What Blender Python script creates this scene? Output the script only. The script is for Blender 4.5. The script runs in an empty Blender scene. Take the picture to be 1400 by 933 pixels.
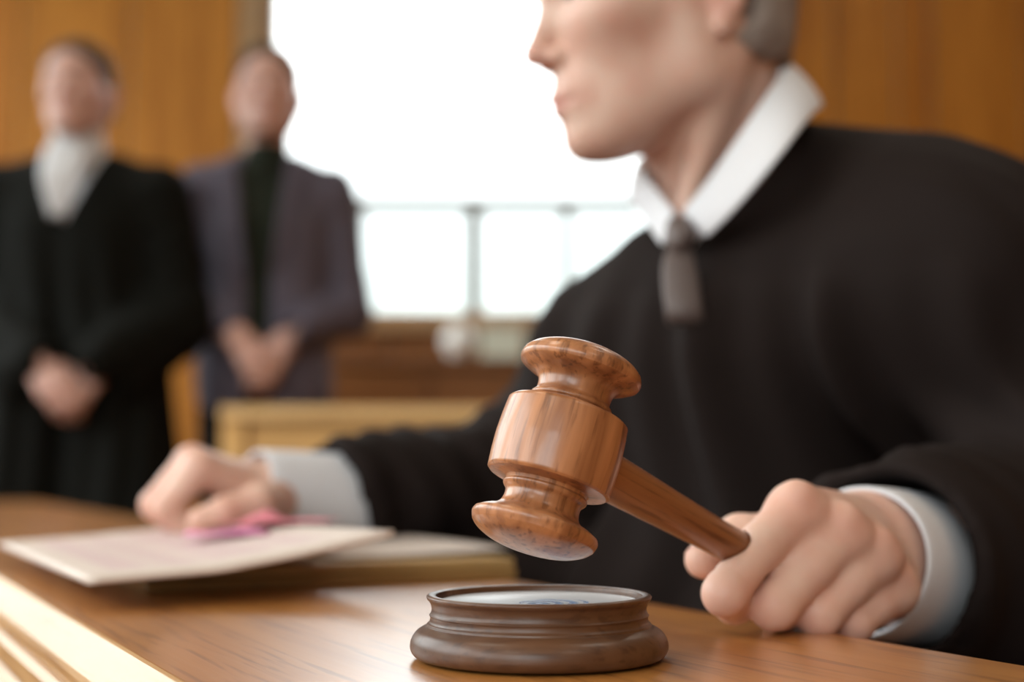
import bpy, bmesh, math, random
import numpy as np
from mathutils import Vector, Matrix
random.seed(4)
S = bpy.context.scene
COL = S.collection

# ------------------------------------------------------------------ camera
FPX = 1400 * 50.0 / 36.0
TILT = math.radians(4.87)
CAM = np.array([0.0, 0.0, 0.828])
cam_data = bpy.data.cameras.new('camera')
cam_data.lens = 50; cam_data.sensor_width = 36
cam_data.clip_start = 0.02; cam_data.clip_end = 100
cam_data.dof.use_dof = True
cam_data.dof.focus_distance = 0.555
cam_data.dof.aperture_fstop = 4.3
cam = bpy.data.objects.new('camera', cam_data)
cam.location = CAM
cam.rotation_euler = (math.pi / 2 + TILT, 0, 0)
COL.objects.link(cam)
S.camera = cam

# ------------------------------------------------------------------ world, daylight, exposure
S.view_settings.view_transform = 'Standard'
S.view_settings.look = 'None'
S.view_settings.gamma = 1
S.view_settings.use_curve_mapping = False
S.view_settings.exposure = 1.03
S.cycles.use_denoising = True
S.cycles.max_bounces = 8
S.cycles.sample_clamp_indirect = 6
W = bpy.data.worlds.new('daylight'); S.world = W
W.use_nodes = True
wn = W.node_tree.nodes; wl = W.node_tree.links
bg = wn['Background']
tc = wn.new('ShaderNodeTexCoord'); sx = wn.new('ShaderNodeSeparateXYZ')
wl.new(tc.outputs['Generated'], sx.inputs[0])
rp = wn.new('ShaderNodeValToRGB')
# hazy darker skyline near the horizon, bright overcast sky above it
rp.color_ramp.elements[0].position = 0.49; rp.color_ramp.elements[0].color = (0.11, 0.14, 0.10, 1)
rp.color_ramp.elements[1].position = 0.625; rp.color_ramp.elements[1].color = (0.96, 0.985, 1.0, 1)
e = rp.color_ramp.elements.new(0.535); e.color = (0.31, 0.35, 0.335, 1)
e = rp.color_ramp.elements.new(0.588); e.color = (0.40, 0.43, 0.435, 1)
mr = wn.new('ShaderNodeMapRange'); mr.inputs[1].default_value = -1; mr.inputs[2].default_value = 1
wl.new(sx.outputs[2], mr.inputs[0]); wl.new(mr.outputs[0], rp.inputs[0])
wl.new(rp.outputs[0], bg.inputs[0]); bg.inputs[1].default_value = 4.2

def portal(loc, rot, sx_, sy_):
    l = bpy.data.lights.new('window_daylight', 'AREA'); l.shape = 'RECTANGLE'
    l.size = sx_; l.size_y = sy_
    l.cycles.is_portal = True
    o = bpy.data.objects.new('window_daylight', l); o.location = loc; o.rotation_euler = rot
    COL.objects.link(o)

# room extents
XL, XR, YB, YF, ZC = -2.7, 3.0, 5.2, -3.2, 3.7
# window openings (in the wall plane)
BW = (-0.93, 0.86, 1.352, 3.25)                 # back wall window x0,x1,z0,z1
LW = [(-2.6, -0.9), (-0.5, 1.4), (1.8, 3.3), (3.5, 4.98)]    # left wall windows y0,y1
LWZ = (1.0, 3.25)
FW = [(-2.5, 0.1)]                 # front wall windows x0,x1 (behind the camera)
portal(((BW[0]+BW[1])/2, YB+0.16, (BW[2]+BW[3])/2), (-math.pi/2, 0, 0), BW[1]-BW[0], BW[3]-BW[2])
for y0, y1 in LW:
    portal((XL-0.16, (y0+y1)/2, (LWZ[0]+LWZ[1])/2), (0, -math.pi/2, 0), LWZ[1]-LWZ[0], y1-y0)
for x0, x1 in FW:
    portal(((x0+x1)/2, YF-0.16, 2.0), (math.pi/2, 0, 0), x1-x0, 2.2)

# ------------------------------------------------------------------ projection helper: real place of a thing seen at (px,py), depth D
_fw = np.array([0, math.cos(TILT), math.sin(TILT)]); _up = np.array([0, -math.sin(TILT), math.cos(TILT)]); _rt = np.array([1.0, 0, 0])
def ray(px, py): return _fw + _rt*((px-700)/FPX) - _up*((py-466.5)/FPX)
def P(px, py, D): return CAM + D*ray(px, py)
def Q(px, py, z):
    r = ray(px, py); return CAM + r*((z-CAM[2])/r[2])
A = lambda *v: np.array(v, dtype=float)
def unit(v): v = np.asarray(v, float); return v/np.linalg.norm(v)

# ------------------------------------------------------------------ materials
def mat(name):
    m = bpy.data.materials.new(name); m.use_nodes = True
    return m, m.node_tree.nodes, m.node_tree.links, m.node_tree.nodes['Principled BSDF']
def plain(name, col, rough=0.5, spec=0.5, coat=0, metal=0, sss=0, bump=0, bscale=200, sheen=0):
    m, n, l, b = mat(name)
    b.inputs['Base Color'].default_value = (*col, 1); b.inputs['Roughness'].default_value = rough
    b.inputs['Specular IOR Level'].default_value = spec; b.inputs['Metallic'].default_value = metal
    b.inputs['Coat Weight'].default_value = coat; b.inputs['Coat Roughness'].default_value = 0.12
    b.inputs['Sheen Weight'].default_value = sheen
    t = n.new('ShaderNodeTexCoord'); nz = n.new('ShaderNodeTexNoise'); nz.inputs['Scale'].default_value = bscale
    l.new(t.outputs['Object'], nz.inputs['Vector'])
    mx = n.new('ShaderNodeMixRGB'); mx.blend_type = 'MULTIPLY'; mx.inputs[0].default_value = 0.25
    mx.inputs[1].default_value = (*col, 1); l.new(nz.outputs['Fac'], mx.inputs[2]); l.new(mx.outputs[0], b.inputs['Base Color'])
    if bump:
        bp = n.new('ShaderNodeBump'); bp.inputs['Strength'].default_value = bump; bp.inputs['Distance'].default_value = 0.002
        l.new(nz.outputs['Fac'], bp.inputs['Height']); l.new(bp.outputs[0], b.inputs['Normal'])
    return m
def wood(name, c_light, c_dark, axis=2, scale=1.0, rough=0.3, coat=0.3, pores=0.5, bump=0.05, rot=(0,0,0), coat_rough=0.1, detail=1.0, spec=0.5):
    m, n, l, b = mat(name)
    t = n.new('ShaderNodeTexCoord'); mp = n.new('ShaderNodeMapping')
    mp0 = n.new('ShaderNodeMapping'); mp0.inputs['Rotation'].default_value = rot
    l.new(t.outputs['Object'], mp0.inputs[0]); l.new(mp0.outputs[0], mp.inputs[0])
    sc = [30*scale]*3; sc[axis] = 2.2*scale; mp.inputs['Scale'].default_value = sc
    n1 = n.new('ShaderNodeTexNoise'); n1.inputs['Scale'].default_value = 1.0; n1.inputs['Detail'].default_value = 8; n1.inputs['Distortion'].default_value = 0.6
    l.new(mp.outputs[0], n1.inputs['Vector'])
    r1 = n.new('ShaderNodeValToRGB'); r1.color_ramp.elements[0].position = 0.32; r1.color_ramp.elements[1].position = 0.66
    r1.color_ramp.elements[0].color = (*c_dark, 1); r1.color_ramp.elements[1].color = (*c_light, 1)
    l.new(n1.outputs['Fac'], r1.inputs[0])
    mp2 = n.new('ShaderNodeMapping'); s2 = [190*scale*detail]*3; s2[axis] = 9*scale*detail; mp2.inputs['Scale'].default_value = s2
    l.new(mp0.outputs[0], mp2.inputs[0])
    n2 = n.new('ShaderNodeTexNoise'); n2.inputs['Scale'].default_value = 1.0; n2.inputs['Detail'].default_value = 4
    l.new(mp2.outputs[0], n2.inputs['Vector'])
    r2 = n.new('ShaderNodeValToRGB'); r2.color_ramp.elements[0].position = 0.34; r2.color_ramp.elements[1].position = 0.46
    k = 1-pores; r2.color_ramp.elements[0].color = (k, k*0.9, k*0.8, 1); r2.color_ramp.elements[1].color = (1, 1, 1, 1)
    l.new(n2.outputs['Fac'], r2.inputs[0])
    mx = n.new('ShaderNodeMixRGB'); mx.blend_type = 'MULTIPLY'; mx.inputs[0].default_value = 1
    l.new(r1.outputs[0], mx.inputs[1]); l.new(r2.outputs[0], mx.inputs[2]); l.new(mx.outputs[0], b.inputs['Base Color'])
    b.inputs['Roughness'].default_value = rough; b.inputs['Coat Weight'].default_value = coat; b.inputs['Coat Roughness'].default_value = coat_rough
    b.inputs['Specular IOR Level'].default_value = spec
    bp = n.new('ShaderNodeBump'); bp.inputs['Strength'].default_value = bump; bp.inputs['Distance'].default_value = 0.0015
    l.new(n2.outputs['Fac'], bp.inputs['Height']); l.new(bp.outputs[0], b.inputs['Normal'])
    return m
M = {}
M['wall'] = wood('amber_wall_veneer', (0.48, 0.192, 0.028), (0.34, 0.122, 0.015), 2, 0.35, 0.5, 0.0, 0.25, spec=0.2)
M['wall_dark'] = wood('amber_wall_veneer_deeper', (0.44, 0.165, 0.021), (0.33, 0.112, 0.013), 2, 0.35, 0.5, 0.0, 0.25, spec=0.2)
M['sidebd_shade'] = wood('brown_sideboard_and_shaded_wall', (0.24, 0.092, 0.024), (0.15, 0.054, 0.014), 0, 0.5, 0.45, 0.0, 0.3, spec=0.25)
M['frame'] = wood('oak_window_frame', (0.42, 0.25, 0.12), (0.28, 0.15, 0.06), 2, 0.6, 0.4, 0.1, 0.3)
M['floor'] = wood('dark_floor_boards', (0.20, 0.10, 0.045), (0.11, 0.05, 0.02), 1, 0.5, 0.35, 0.2, 0.4)
M['desk'] = wood('amber_desk_wood', (0.53, 0.215, 0.045), (0.38, 0.135, 0.024), 1, 0.9, 0.36, 1.0, 0.4, 0.16, coat_rough=0.26, detail=1.2, spec=0.3)
M['desk_edge'] = wood('paler_desk_edge', (0.58, 0.34, 0.15), (0.42, 0.22, 0.08), 1, 0.9, 0.42, 0.3, 0.25, 0.03, coat_rough=0.25, spec=0.5)  # edge mouldings are paler than the desk top
M['gavel'] = wood('turned_gavel_wood', (0.47, 0.195, 0.078), (0.19, 0.062, 0.020), 2, 3.2, 0.40, 0.4, 0.46, 0.05, coat_rough=0.2, detail=0.7)
M['handle'] = wood('gavel_handle_wood', (0.31, 0.115, 0.040), (0.19, 0.062, 0.020), 2, 2.4, 0.42, 0.3, 0.4, 0.04, coat_rough=0.22)
M['block'] = wood('walnut_sound_block', (0.105, 0.044, 0.019), (0.055, 0.021, 0.009), 0, 2.0, 0.42, 0.15, 0.3, 0.03, coat_rough=0.25, spec=0.4)
def painted_sheen():
    m, n, l, b = mat('painted_window_sheen_with_blue_mark')
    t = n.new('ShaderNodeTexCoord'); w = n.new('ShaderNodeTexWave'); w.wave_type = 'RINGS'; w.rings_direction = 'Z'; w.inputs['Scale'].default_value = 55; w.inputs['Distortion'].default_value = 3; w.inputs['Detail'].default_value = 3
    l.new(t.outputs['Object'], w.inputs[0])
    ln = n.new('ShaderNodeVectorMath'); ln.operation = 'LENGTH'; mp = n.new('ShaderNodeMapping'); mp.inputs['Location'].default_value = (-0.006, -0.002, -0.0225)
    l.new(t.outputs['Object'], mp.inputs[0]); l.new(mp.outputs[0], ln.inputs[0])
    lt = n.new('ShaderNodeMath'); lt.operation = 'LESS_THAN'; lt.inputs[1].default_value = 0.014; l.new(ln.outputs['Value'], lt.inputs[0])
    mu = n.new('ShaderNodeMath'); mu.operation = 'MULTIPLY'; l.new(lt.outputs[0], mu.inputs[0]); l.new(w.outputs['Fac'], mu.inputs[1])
    mx = n.new('ShaderNodeMixRGB'); mx.inputs[1].default_value = (0.70, 0.73, 0.76, 1); mx.inputs[2].default_value = (0.16, 0.32, 0.62, 1)  # whitish base colour stands in for the window's reflection on the disc
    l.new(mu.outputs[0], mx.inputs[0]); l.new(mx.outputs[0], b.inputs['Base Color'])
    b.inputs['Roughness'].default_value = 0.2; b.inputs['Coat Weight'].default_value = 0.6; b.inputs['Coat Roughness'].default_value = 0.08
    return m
M['block_disc'] = painted_sheen()
M['pew'] = wood('light_oak_bench', (0.72, 0.42, 0.155), (0.60, 0.33, 0.11), 0, 0.6, 0.5, 0.0, 0.3, spec=0.2)
M['pew_rail'] = wood('paler_oak_rail', (0.78, 0.50, 0.23), (0.66, 0.40, 0.16), 0, 0.6, 0.5, 0.0, 0.3, spec=0.2)
M['plaster'] = plain('cream_plaster', (0.72, 0.68, 0.60), 0.8, 0.3, bump=0.1, bscale=60)
M['desk'].node_tree.nodes['Principled BSDF'].inputs['Coat IOR'].default_value = 1.75
M['robe'] = plain('black_robe_cloth', (0.0135, 0.0082, 0.0070), 0.85, 0.12, bump=0.15, bscale=900)
M['robe2'] = plain('black_gown_cloth', (0.0055, 0.0055, 0.0042), 0.85, 0.12, bump=0.1, bscale=500)
M['cotton'] = plain('white_shirt_cotton', (0.76, 0.75, 0.78), 0.7, 0.3, bump=0.1, bscale=1200)
M['tie'] = plain('taupe_tie_silk', (0.115, 0.082, 0.075), 0.45, 0.5, bump=0.1, bscale=1500)
M['jacket'] = plain('plum_grey_jacket_wool', (0.115, 0.100, 0.138), 0.8, 0.3, bump=0.1, bscale=500)
M['sweater'] = plain('dark_green_knit', (0.022, 0.027, 0.018), 0.85, 0.2, bump=0.2, bscale=300)
M['trousers'] = plain('black_trouser_cloth', (0.005, 0.0045, 0.005), 0.85, 0.12)
M['shoe'] = plain('black_shoe_leather', (0.01, 0.009, 0.008), 0.3, 0.5, coat=0.3)
M['hair_grey'] = plain('short_grey_hair', (0.34, 0.28, 0.25), 0.7, 0.2, bump=0.6, bscale=700)
M['hair_brown'] = plain('short_brown_hair', (0.055, 0.030, 0.018), 0.7, 0.2, bump=0.6, bscale=400)
M['eye'] = plain('eye_white', (0.75, 0.72, 0.70), 0.15, 0.5)
M['iris'] = plain('eye_iris', (0.05, 0.04, 0.03), 0.1, 0.5)
M['nail'] = plain('finger_nail', (0.72, 0.45, 0.38), 0.3, 0.5)
M['leather'] = plain('black_chair_leather', (0.02, 0.017, 0.015), 0.45, 0.4, bump=0.2, bscale=250)
M['porcelain'] = plain('white_porcelain', (0.85, 0.84, 0.82), 0.15, 0.5, coat=0.5)
M['card'] = plain('pale_green_card', (0.72, 0.76, 0.66), 0.6, 0.3)
M['paper'] = plain('cream_paper', (0.60, 0.50, 0.44), 0.65, 0.3, bscale=30)
M['folder'] = plain('tan_card_folder', (0.42, 0.26, 0.10), 0.6, 0.3, bscale=60)
M['folder_dark'] = plain('brown_card_folder', (0.28, 0.155, 0.05), 0.6, 0.3, bscale=60)
M['pink'] = plain('magenta_note_paper', (0.78, 0.26, 0.48), 0.6, 0.3)
M['rose'] = plain('rose_red_note_paper', (0.68, 0.20, 0.25), 0.6, 0.3)
M['iron'] = plain('dark_window_iron', (0.22, 0.21, 0.19), 0.5, 0.4)
def glass(name='window_glass', col=(0.97, 0.99, 0.985, 1)):
    m, n, l, b = mat(name)
    n.remove(b); o = n['Material Output']
    g = n.new('ShaderNodeBsdfGlossy'); g.inputs['Roughness'].default_value = 0.02
    t = n.new('ShaderNodeBsdfTransparent'); t.inputs[0].default_value = col
    f = n.new('ShaderNodeLayerWeight'); pw = n.new('ShaderNodeMath'); pw.operation = 'POWER'; pw.inputs[1].default_value = 5
    l.new(f.outputs['Facing'], pw.inputs[0]); ml = n.new('ShaderNodeMath'); ml.operation = 'MULTIPLY_ADD'; ml.inputs[1].default_value = 0.7; ml.inputs[2].default_value = 0.03
    f.inputs[0].default_value = 0.5
    l.new(pw.outputs[0], ml.inputs[0])
    mx = n.new('ShaderNodeMixShader'); l.new(ml.outputs[0], mx.inputs[0]); l.new(t.outputs[0], mx.inputs[1]); l.new(g.outputs[0], mx.inputs[2])
    l.new(mx.outputs[0], o.inputs[0]); return m
M['glass'] = glass()
M['dimmed'] = glass('dimmed_window_glass', (0.755, 0.768, 0.764, 1))  # grey tint added to dim the sky seen through the back window
def printed_paper():
    # cream page with faint mauve printed block
    m, n, l, b = mat('cream_paper_with_mauve_print')
    t = n.new('ShaderNodeTexCoord'); mp = n.new('ShaderNodeMapping'); l.new(t.outputs['UV'], mp.inputs[0])
    br = n.new('ShaderNodeTexBrick'); br.inputs['Scale'].default_value = 1
    mp.inputs['Scale'].default_value = (3.0, 26, 1)
    br.offset = 0.37; br.inputs['Brick Width'].default_value = 1.3; br.inputs['Row Height'].default_value = 0.5; br.inputs['Mortar Size'].default_value = 0.12
    br.inputs['Color1'].default_value = (0.48, 0.30, 0.33, 1); br.inputs['Color2'].default_value = (0.52, 0.36, 0.38, 1); br.inputs['Mortar'].default_value = (0.60, 0.50, 0.44, 1)
    l.new(mp.outputs[0], br.inputs['Vector'])
    s = n.new('ShaderNodeSeparateXYZ'); l.new(t.outputs['UV'], s.inputs[0])
    def band(out, lo, hi):
        a = n.new('ShaderNodeMath'); a.operation = 'GREATER_THAN'; a.inputs[1].default_value = lo; l.new(out, a.inputs[0])
        c = n.new('ShaderNodeMath'); c.operation = 'LESS_THAN'; c.inputs[1].default_value = hi; l.new(out, c.inputs[0])
        d = n.new('ShaderNodeMath'); d.operation = 'MULTIPLY'; l.new(a.outputs[0], d.inputs[0]); l.new(c.outputs[0], d.inputs[1]); return d
    bx = band(s.outputs[0], 0.12, 0.88); by = band(s.outputs[1], 0.12, 0.9)
    mm = n.new('ShaderNodeMath'); mm.operation = 'MULTIPLY'; l.new(bx.outputs[0], mm.inputs[0]); l.new(by.outputs[0], mm.inputs[1])
    mx = n.new('ShaderNodeMixRGB'); l.new(mm.outputs[0], mx.inputs[0]); mx.inputs[1].default_value = (0.60, 0.50, 0.44, 1); l.new(br.outputs[0], mx.inputs[2])
    l.new(mx.outputs[0], b.inputs['Base Color']); b.inputs['Roughness'].default_value = 0.6; return m
M['printed'] = printed_paper()
def skin(name, base):
    m, n, l, b = mat(name)
    at = n.new('ShaderNodeAttribute'); at.attribute_name = 'tint'
    t = n.new('ShaderNodeTexCoord'); nz = n.new('ShaderNodeTexNoise'); nz.inputs['Scale'].default_value = 38; nz.inputs['Detail'].default_value = 5
    l.new(t.outputs['Object'], nz.inputs['Vector'])
    r = n.new('ShaderNodeValToRGB'); r.color_ramp.elements[0].position = 0.35; r.color_ramp.elements[1].position = 0.65
    r.color_ramp.elements[0].color = (base[0]*0.96, base[1]*0.84, base[2]*0.82, 1); r.color_ramp.elements[1].color = (*base, 1)
    l.new(nz.outputs['Fac'], r.inputs[0])
    mx = n.new('ShaderNodeMixRGB'); mx.blend_type = 'MULTIPLY'; mx.inputs[0].default_value = 1
    l.new(r.outputs[0], mx.inputs[1]); l.new(at.outputs['Color'], mx.inputs[2]); l.new(mx.outputs[0], b.inputs['Base Color'])
    b.inputs['Roughness'].default_value = 0.48; b.inputs['Specular IOR Level'].default_value = 0.4
    b.inputs['Subsurface Weight'].default_value = 0.12; b.inputs['Subsurface Radius'].default_value = (1, 0.35, 0.2); b.inputs['Subsurface Scale'].default_value = 0.006
    n3 = n.new('ShaderNodeTexNoise'); n3.inputs['Scale'].default_value = 900; l.new(t.outputs['Object'], n3.inputs['Vector'])
    bp = n.new('ShaderNodeBump'); bp.inputs['Strength'].default_value = 0.12; bp.inputs['Distance'].default_value = 0.0006
    l.new(n3.outputs['Fac'], bp.inputs['Height']); l.new(bp.outputs[0], b.inputs['Normal'])
    return m
M['skin'] = skin('skin_fair', (0.655, 0.435, 0.345))
M['skin2'] = skin('skin_rosy', (0.60, 0.37, 0.31))

# ------------------------------------------------------------------ object helpers
def tag(o, label=None, cat=None, group=None, kind=None):
    if label: o['label'] = label
    if cat: o['category'] = cat
    if group: o['group'] = group
    if kind: o['kind'] = kind
    return o
def empty(name, loc, label=None, cat=None, group=None, kind=None, rot=None):
    o = bpy.data.objects.new(name, None); o.location = loc; o.empty_display_size = 0.05
    if rot is not None: o.rotation_euler = rot
    COL.objects.link(o); return tag(o, label, cat, group, kind)
def link(name, me, material=None, parent=None, matrix=None, smooth=False):
    o = bpy.data.objects.new(name, me); COL.objects.link(o)
    if material is not None and not me.materials: me.materials.append(material)
    if smooth: me.polygons.foreach_set('use_smooth', [True]*len(me.polygons))
    if matrix is not None: o.matrix_world = matrix
    if parent is not None:
        bpy.context.view_layer.update()
        o.parent = parent
        chain = []; p = parent; m = Matrix()
        while p is not None: chain.append(p); p = p.parent
        for q in reversed(chain): m = m @ q.matrix_local if q.parent is None else m @ q.matrix_parent_inverse @ q.matrix_basis
        o.matrix_parent_inverse = m.inverted()
    return o
def mesh(name, verts, faces, smooth=False):
    me = bpy.data.meshes.new(name); me.from_pydata([tuple(v) for v in verts], [], faces); me.update()
    if smooth: me.polygons.foreach_set('use_smooth', [True]*len(me.polygons))
    return me
def box_bm(bm, c, s, R=None, bevel=0.0):
    m = Matrix.Translation(Vector(c)) @ (R.to_4x4() if R is not None else Matrix()) @ Matrix.Diagonal((s[0], s[1], s[2], 1))
    r = bmesh.ops.create_cube(bm, size=1.0, matrix=m)
    if bevel:
        ed = list({e for v in r['verts'] for e in v.link_edges})
        bmesh.ops.bevel(bm, geom=ed, offset=bevel, segments=2, affect='EDGES', profile=0.6)
def bm_obj(name, bm, material, parent=None, smooth=False, matrix=None):
    bmesh.ops.recalc_face_normals(bm, faces=bm.faces)
    me = bpy.data.meshes.new(name); bm.to_mesh(me); bm.free()
    return link(name, me, material, parent, matrix, smooth)
def box(name, c, s, material, parent=None, R=None, bevel=0.003, matrix=None):
    bm = bmesh.new(); box_bm(bm, c, s, R, bevel); return bm_obj(name, bm, material, parent, matrix=matrix)
def lathe(name, prof, material, parent=None, matrix=None, seg=96):
    bm = bmesh.new(); rings = []
    for r, z in prof:
        if r < 1e-5: rings.append([bm.verts.new((0, 0, z))])
        else: rings.append([bm.verts.new((r*math.cos(2*math.pi*i/seg), r*math.sin(2*math.pi*i/seg), z)) for i in range(seg)])
    for a, b in zip(rings, rings[1:]):
        for i in range(seg):
            j = (i+1) % seg
            if len(a) == 1 and len(b) == 1: continue
            if len(a) == 1: bm.faces.new((a[0], b[i], b[j]))
            elif len(b) == 1: bm.faces.new((a[i], a[j], b[0]))
            else: bm.faces.new((a[i], a[j], b[j], b[i]))
    return bm_obj(name, bm, material, parent, True, matrix)
def smooth_profile(pts, n=6, sharp=()):
    # Catmull-Rom through (r,z) points, keeping the listed indices as sharp corners
    out = []
    P_ = [np.array(p, float) for p in pts]
    for i in range(len(P_)-1):
        p1, p2 = P_[i], P_[i+1]
        p0 = P_[i-1] if i > 0 and i not in sharp else p1*2-p2 if False else (P_[i-1] if i > 0 and i not in sharp else p1)
        p3 = P_[i+2] if i+2 < len(P_) and (i+1) not in sharp else p2
        for k in range(n):
            t = k/n
            v = 0.5*((2*p1)+(-p0+p2)*t+(2*p0-5*p1+4*p2-p3)*t*t+(-p0+3*p1-3*p2+p3)*t**3)
            out.append((max(v[0], 0), v[1]))
    out.append(tuple(P_[-1])); return out
def catmull(pts, n):
    pts = [np.asarray(p, float) for p in pts]; out = []
    tot = len(pts)-1
    for q in range(n):
        u = q/(n-1)*tot; i = min(int(u), tot-1); t = u-i
        p1, p2 = pts[i], pts[i+1]; p0 = pts[i-1] if i > 0 else 2*p1-p2; p3 = pts[i+2] if i+2 <= tot else 2*p2-p1
        out.append(0.5*((2*p1)+(-p0+p2)*t+(2*p0-5*p1+4*p2-p3)*t*t+(-p0+3*p1-3*p2+p3)*t**3))
    return out

# ------------------------------------------------------------------ signed-distance modelling (numpy)
def rc(p, a, b, r1, r2):                         # tapered capsule
    a = np.asarray(a, np.float32); b = np.asarray(b, np.float32); ba = b-a; L2 = float(ba@ba)+1e-12
    h = np.clip(((p-a)@ba)/L2, 0, 1)
    d = p-a-h[:, None]*ba
    return np.sqrt((d*d).sum(1))-(r1+(r2-r1)*h)
def ell(p, c, r, R=None):
    q = p-np.asarray(c, np.float32)
    if R is not None: q = q@np.asarray(R, np.float32)
    r = np.asarray(r, np.float32)
    k0 = np.sqrt(((q/r)**2).sum(1)); k1 = np.sqrt(((q/(r*r))**2).sum(1))+1e-9
    return k0*(k0-1)/k1
def smin(a, b, k):
    h = np.maximum(k-np.abs(a-b), 0)/k
    return np.minimum(a, b)-h*h*k*0.25
def smax(a, b, k): return -smin(-a, -b, k)
def nets(f, lo, hi, h):
    lo = np.asarray(lo, float); n = np.ceil((np.asarray(hi, float)-lo)/h).astype(int)+1
    gx, gy, gz = np.meshgrid(*[np.arange(k) for k in n], indexing='ij')
    pts = np.stack([gx.ravel(), gy.ravel(), gz.ravel()], 1).astype(np.float32)*h+lo.astype(np.float32)
    v = np.empty(len(pts), np.float32); CH = 400000
    for i in range(0, len(pts), CH): v[i:i+CH] = f(pts[i:i+CH])
    v = v.reshape(n); s = v < 0
    c = np.zeros(n-1, int)
    for i in (0, 1):
        for j in (0, 1):
            for k in (0, 1): c += s[i:n[0]-1+i, j:n[1]-1+j, k:n[2]-1+k]
    act = (c > 0) & (c < 8); idx = -np.ones(n-1, int); ids = np.argwhere(act); idx[act] = np.arange(len(ids))
    acc = np.zeros((len(ids), 3)); cnt = np.zeros(len(ids))
    corners = [(i, j, k) for i in (0, 1) for j in (0, 1) for k in (0, 1)]
    for a in corners:
        for ax in range(3):
            if a[ax]: continue
            b = list(a); b[ax] = 1
            va = v[ids[:, 0]+a[0], ids[:, 1]+a[1], ids[:, 2]+a[2]]; vb = v[ids[:, 0]+b[0], ids[:, 1]+b[1], ids[:, 2]+b[2]]
            m = (va < 0) != (vb < 0); t = np.where(m, va/np.where(m, va-vb, 1), 0)
            q = np.tile(np.array(a, float), (len(ids), 1)); q[:, ax] += t
            acc[m] += q[m]; cnt[m] += 1
    V = (ids+acc/cnt[:, None])*h+lo
    F = []
    for ax in range(3):
        o1, o2 = (ax+1) % 3, (ax+2) % 3
        sl = [slice(None)]*3; sl[ax] = slice(0, n[ax]-1); a = s[tuple(sl)]; sl[ax] = slice(1, n[ax]); b = s[tuple(sl)]
        e = np.argwhere(a != b)
        ok = (e[:, o1] > 0) & (e[:, o2] > 0) & (e[:, o1] < n[o1]-1) & (e[:, o2] < n[o2]-1); e = e[ok]
        flip = a[e[:, 0], e[:, 1], e[:, 2]]
        def cell(d1, d2):
            q = e.copy(); q[:, o1] -= d1; q[:, o2] -= d2; return idx[q[:, 0], q[:, 1], q[:, 2]]
        q = np.stack([cell(1, 1), cell(0, 1), cell(0, 0), cell(1, 0)], 1)
        q[~flip] = q[~flip][:, ::-1]; F.append(q)
    return V, np.concatenate(F)
def relax(V, F, it=1, lam=0.5):
    for _ in range(it):
        acc = np.zeros_like(V); cnt = np.zeros(len(V))
        for k in range(4):
            np.add.at(acc, F[:, k], V[F[:, (k+1) % 4]]); np.add.at(acc, F[:, k], V[F[:, (k-1) % 4]]); np.add.at(cnt, F[:, k], 2)
        V = V+lam*(acc/np.maximum(cnt, 1)[:, None]-V)
    return V
def sdf_obj(name, pieces, material, parent=None, tint=None, relaxes=1):
    Vs, Fs, Ts, o = [], [], [], 0
    for pc in pieces:
        V, F = nets(pc['f'], pc['lo'], pc['hi'], pc['h']); V = relax(V, F, relaxes)
        T = pc['tint'](V) if 'tint' in pc else np.ones((len(V), 3))
        if 'M' in pc: V = (np.c_[V, np.ones(len(V))]@np.array(pc['M']).T)[:, :3]
        Vs.append(V); Fs.append(F+o); Ts.append(T); o += len(V)
    V = np.concatenate(Vs); F = np.concatenate(Fs); T = np.concatenate(Ts)
    me = bpy.data.meshes.new(name)
    me.vertices.add(len(V)); me.vertices.foreach_set('co', V.ravel().astype(np.float32))
    me.loops.add(len(F)*4); me.loops.foreach_set('vertex_index', F.ravel().astype(np.int32))
    me.polygons.add(len(F)); me.polygons.foreach_set('loop_start', np.arange(len(F), dtype=np.int32)*4)
    me.update(calc_edges=True); me.validate()
    me.polygons.foreach_set('use_smooth', [True]*len(me.polygons))
    ca = me.color_attributes.new('tint', 'FLOAT_COLOR', 'POINT')
    ca.data.foreach_set('color', np.c_[T, np.ones(len(T))].ravel().astype(np.float32))
    return link(name, me, material, parent)

# ================================================================== ROOM
def wall_with_openings(name, axis, pos, u0, u1, z0, z1, openings, thick, material):
    """wall plane normal to axis; openings = (u0,u1,z0,z1)"""
    bm = bmesh.new(); us = sorted({u0, u1, *[o[0] for o in openings], *[o[1] for o in openings]})
    for a, b in zip(us, us[1:]):
        mid = (a+b)/2; op = [o for o in openings if o[0] < mid < o[1]]
        spans = [(z0, z1)] if not op else [(z0, op[0][2]), (op[0][3], z1)]
        for c, d in spans:
            if axis == 'y': box_bm(bm, (mid, pos, (c+d)/2), (b-a, thick, d-c))
            else: box_bm(bm, (pos, mid, (c+d)/2), (thick, b-a, d-c))
    return tag(bm_obj(name, bm, material), kind='structure')
wb = wall_with_openings('wall_back', 'y', YB+0.1, XL-0.2, XR+0.2, 0, ZC, [BW], 0.2, M['plaster'])
wl_ = wall_with_openings('wall_left', 'x', XL-0.1, YF, YB, 0, ZC, [(a, b, *LWZ) for a, b in LW], 0.2, M['plaster'])
wr = wall_with_openings('wall_right', 'x', XR+0.1, YF, YB, 0, ZC, [], 0.2, M['plaster'])
wf = wall_with_openings('wall_front', 'y', YF-0.1, XL-0.2, XR+0.2, 0, ZC, [(a, b, 0.9, 3.1) for a, b in FW], 0.2, M['plaster'])
fl = tag(box('floor', ((XL+XR)/2, (YB+YF)/2, -0.05), (XR-XL+0.4, YB-YF+0.4, 0.1), M['floor'], bevel=0), kind='structure')
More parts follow.
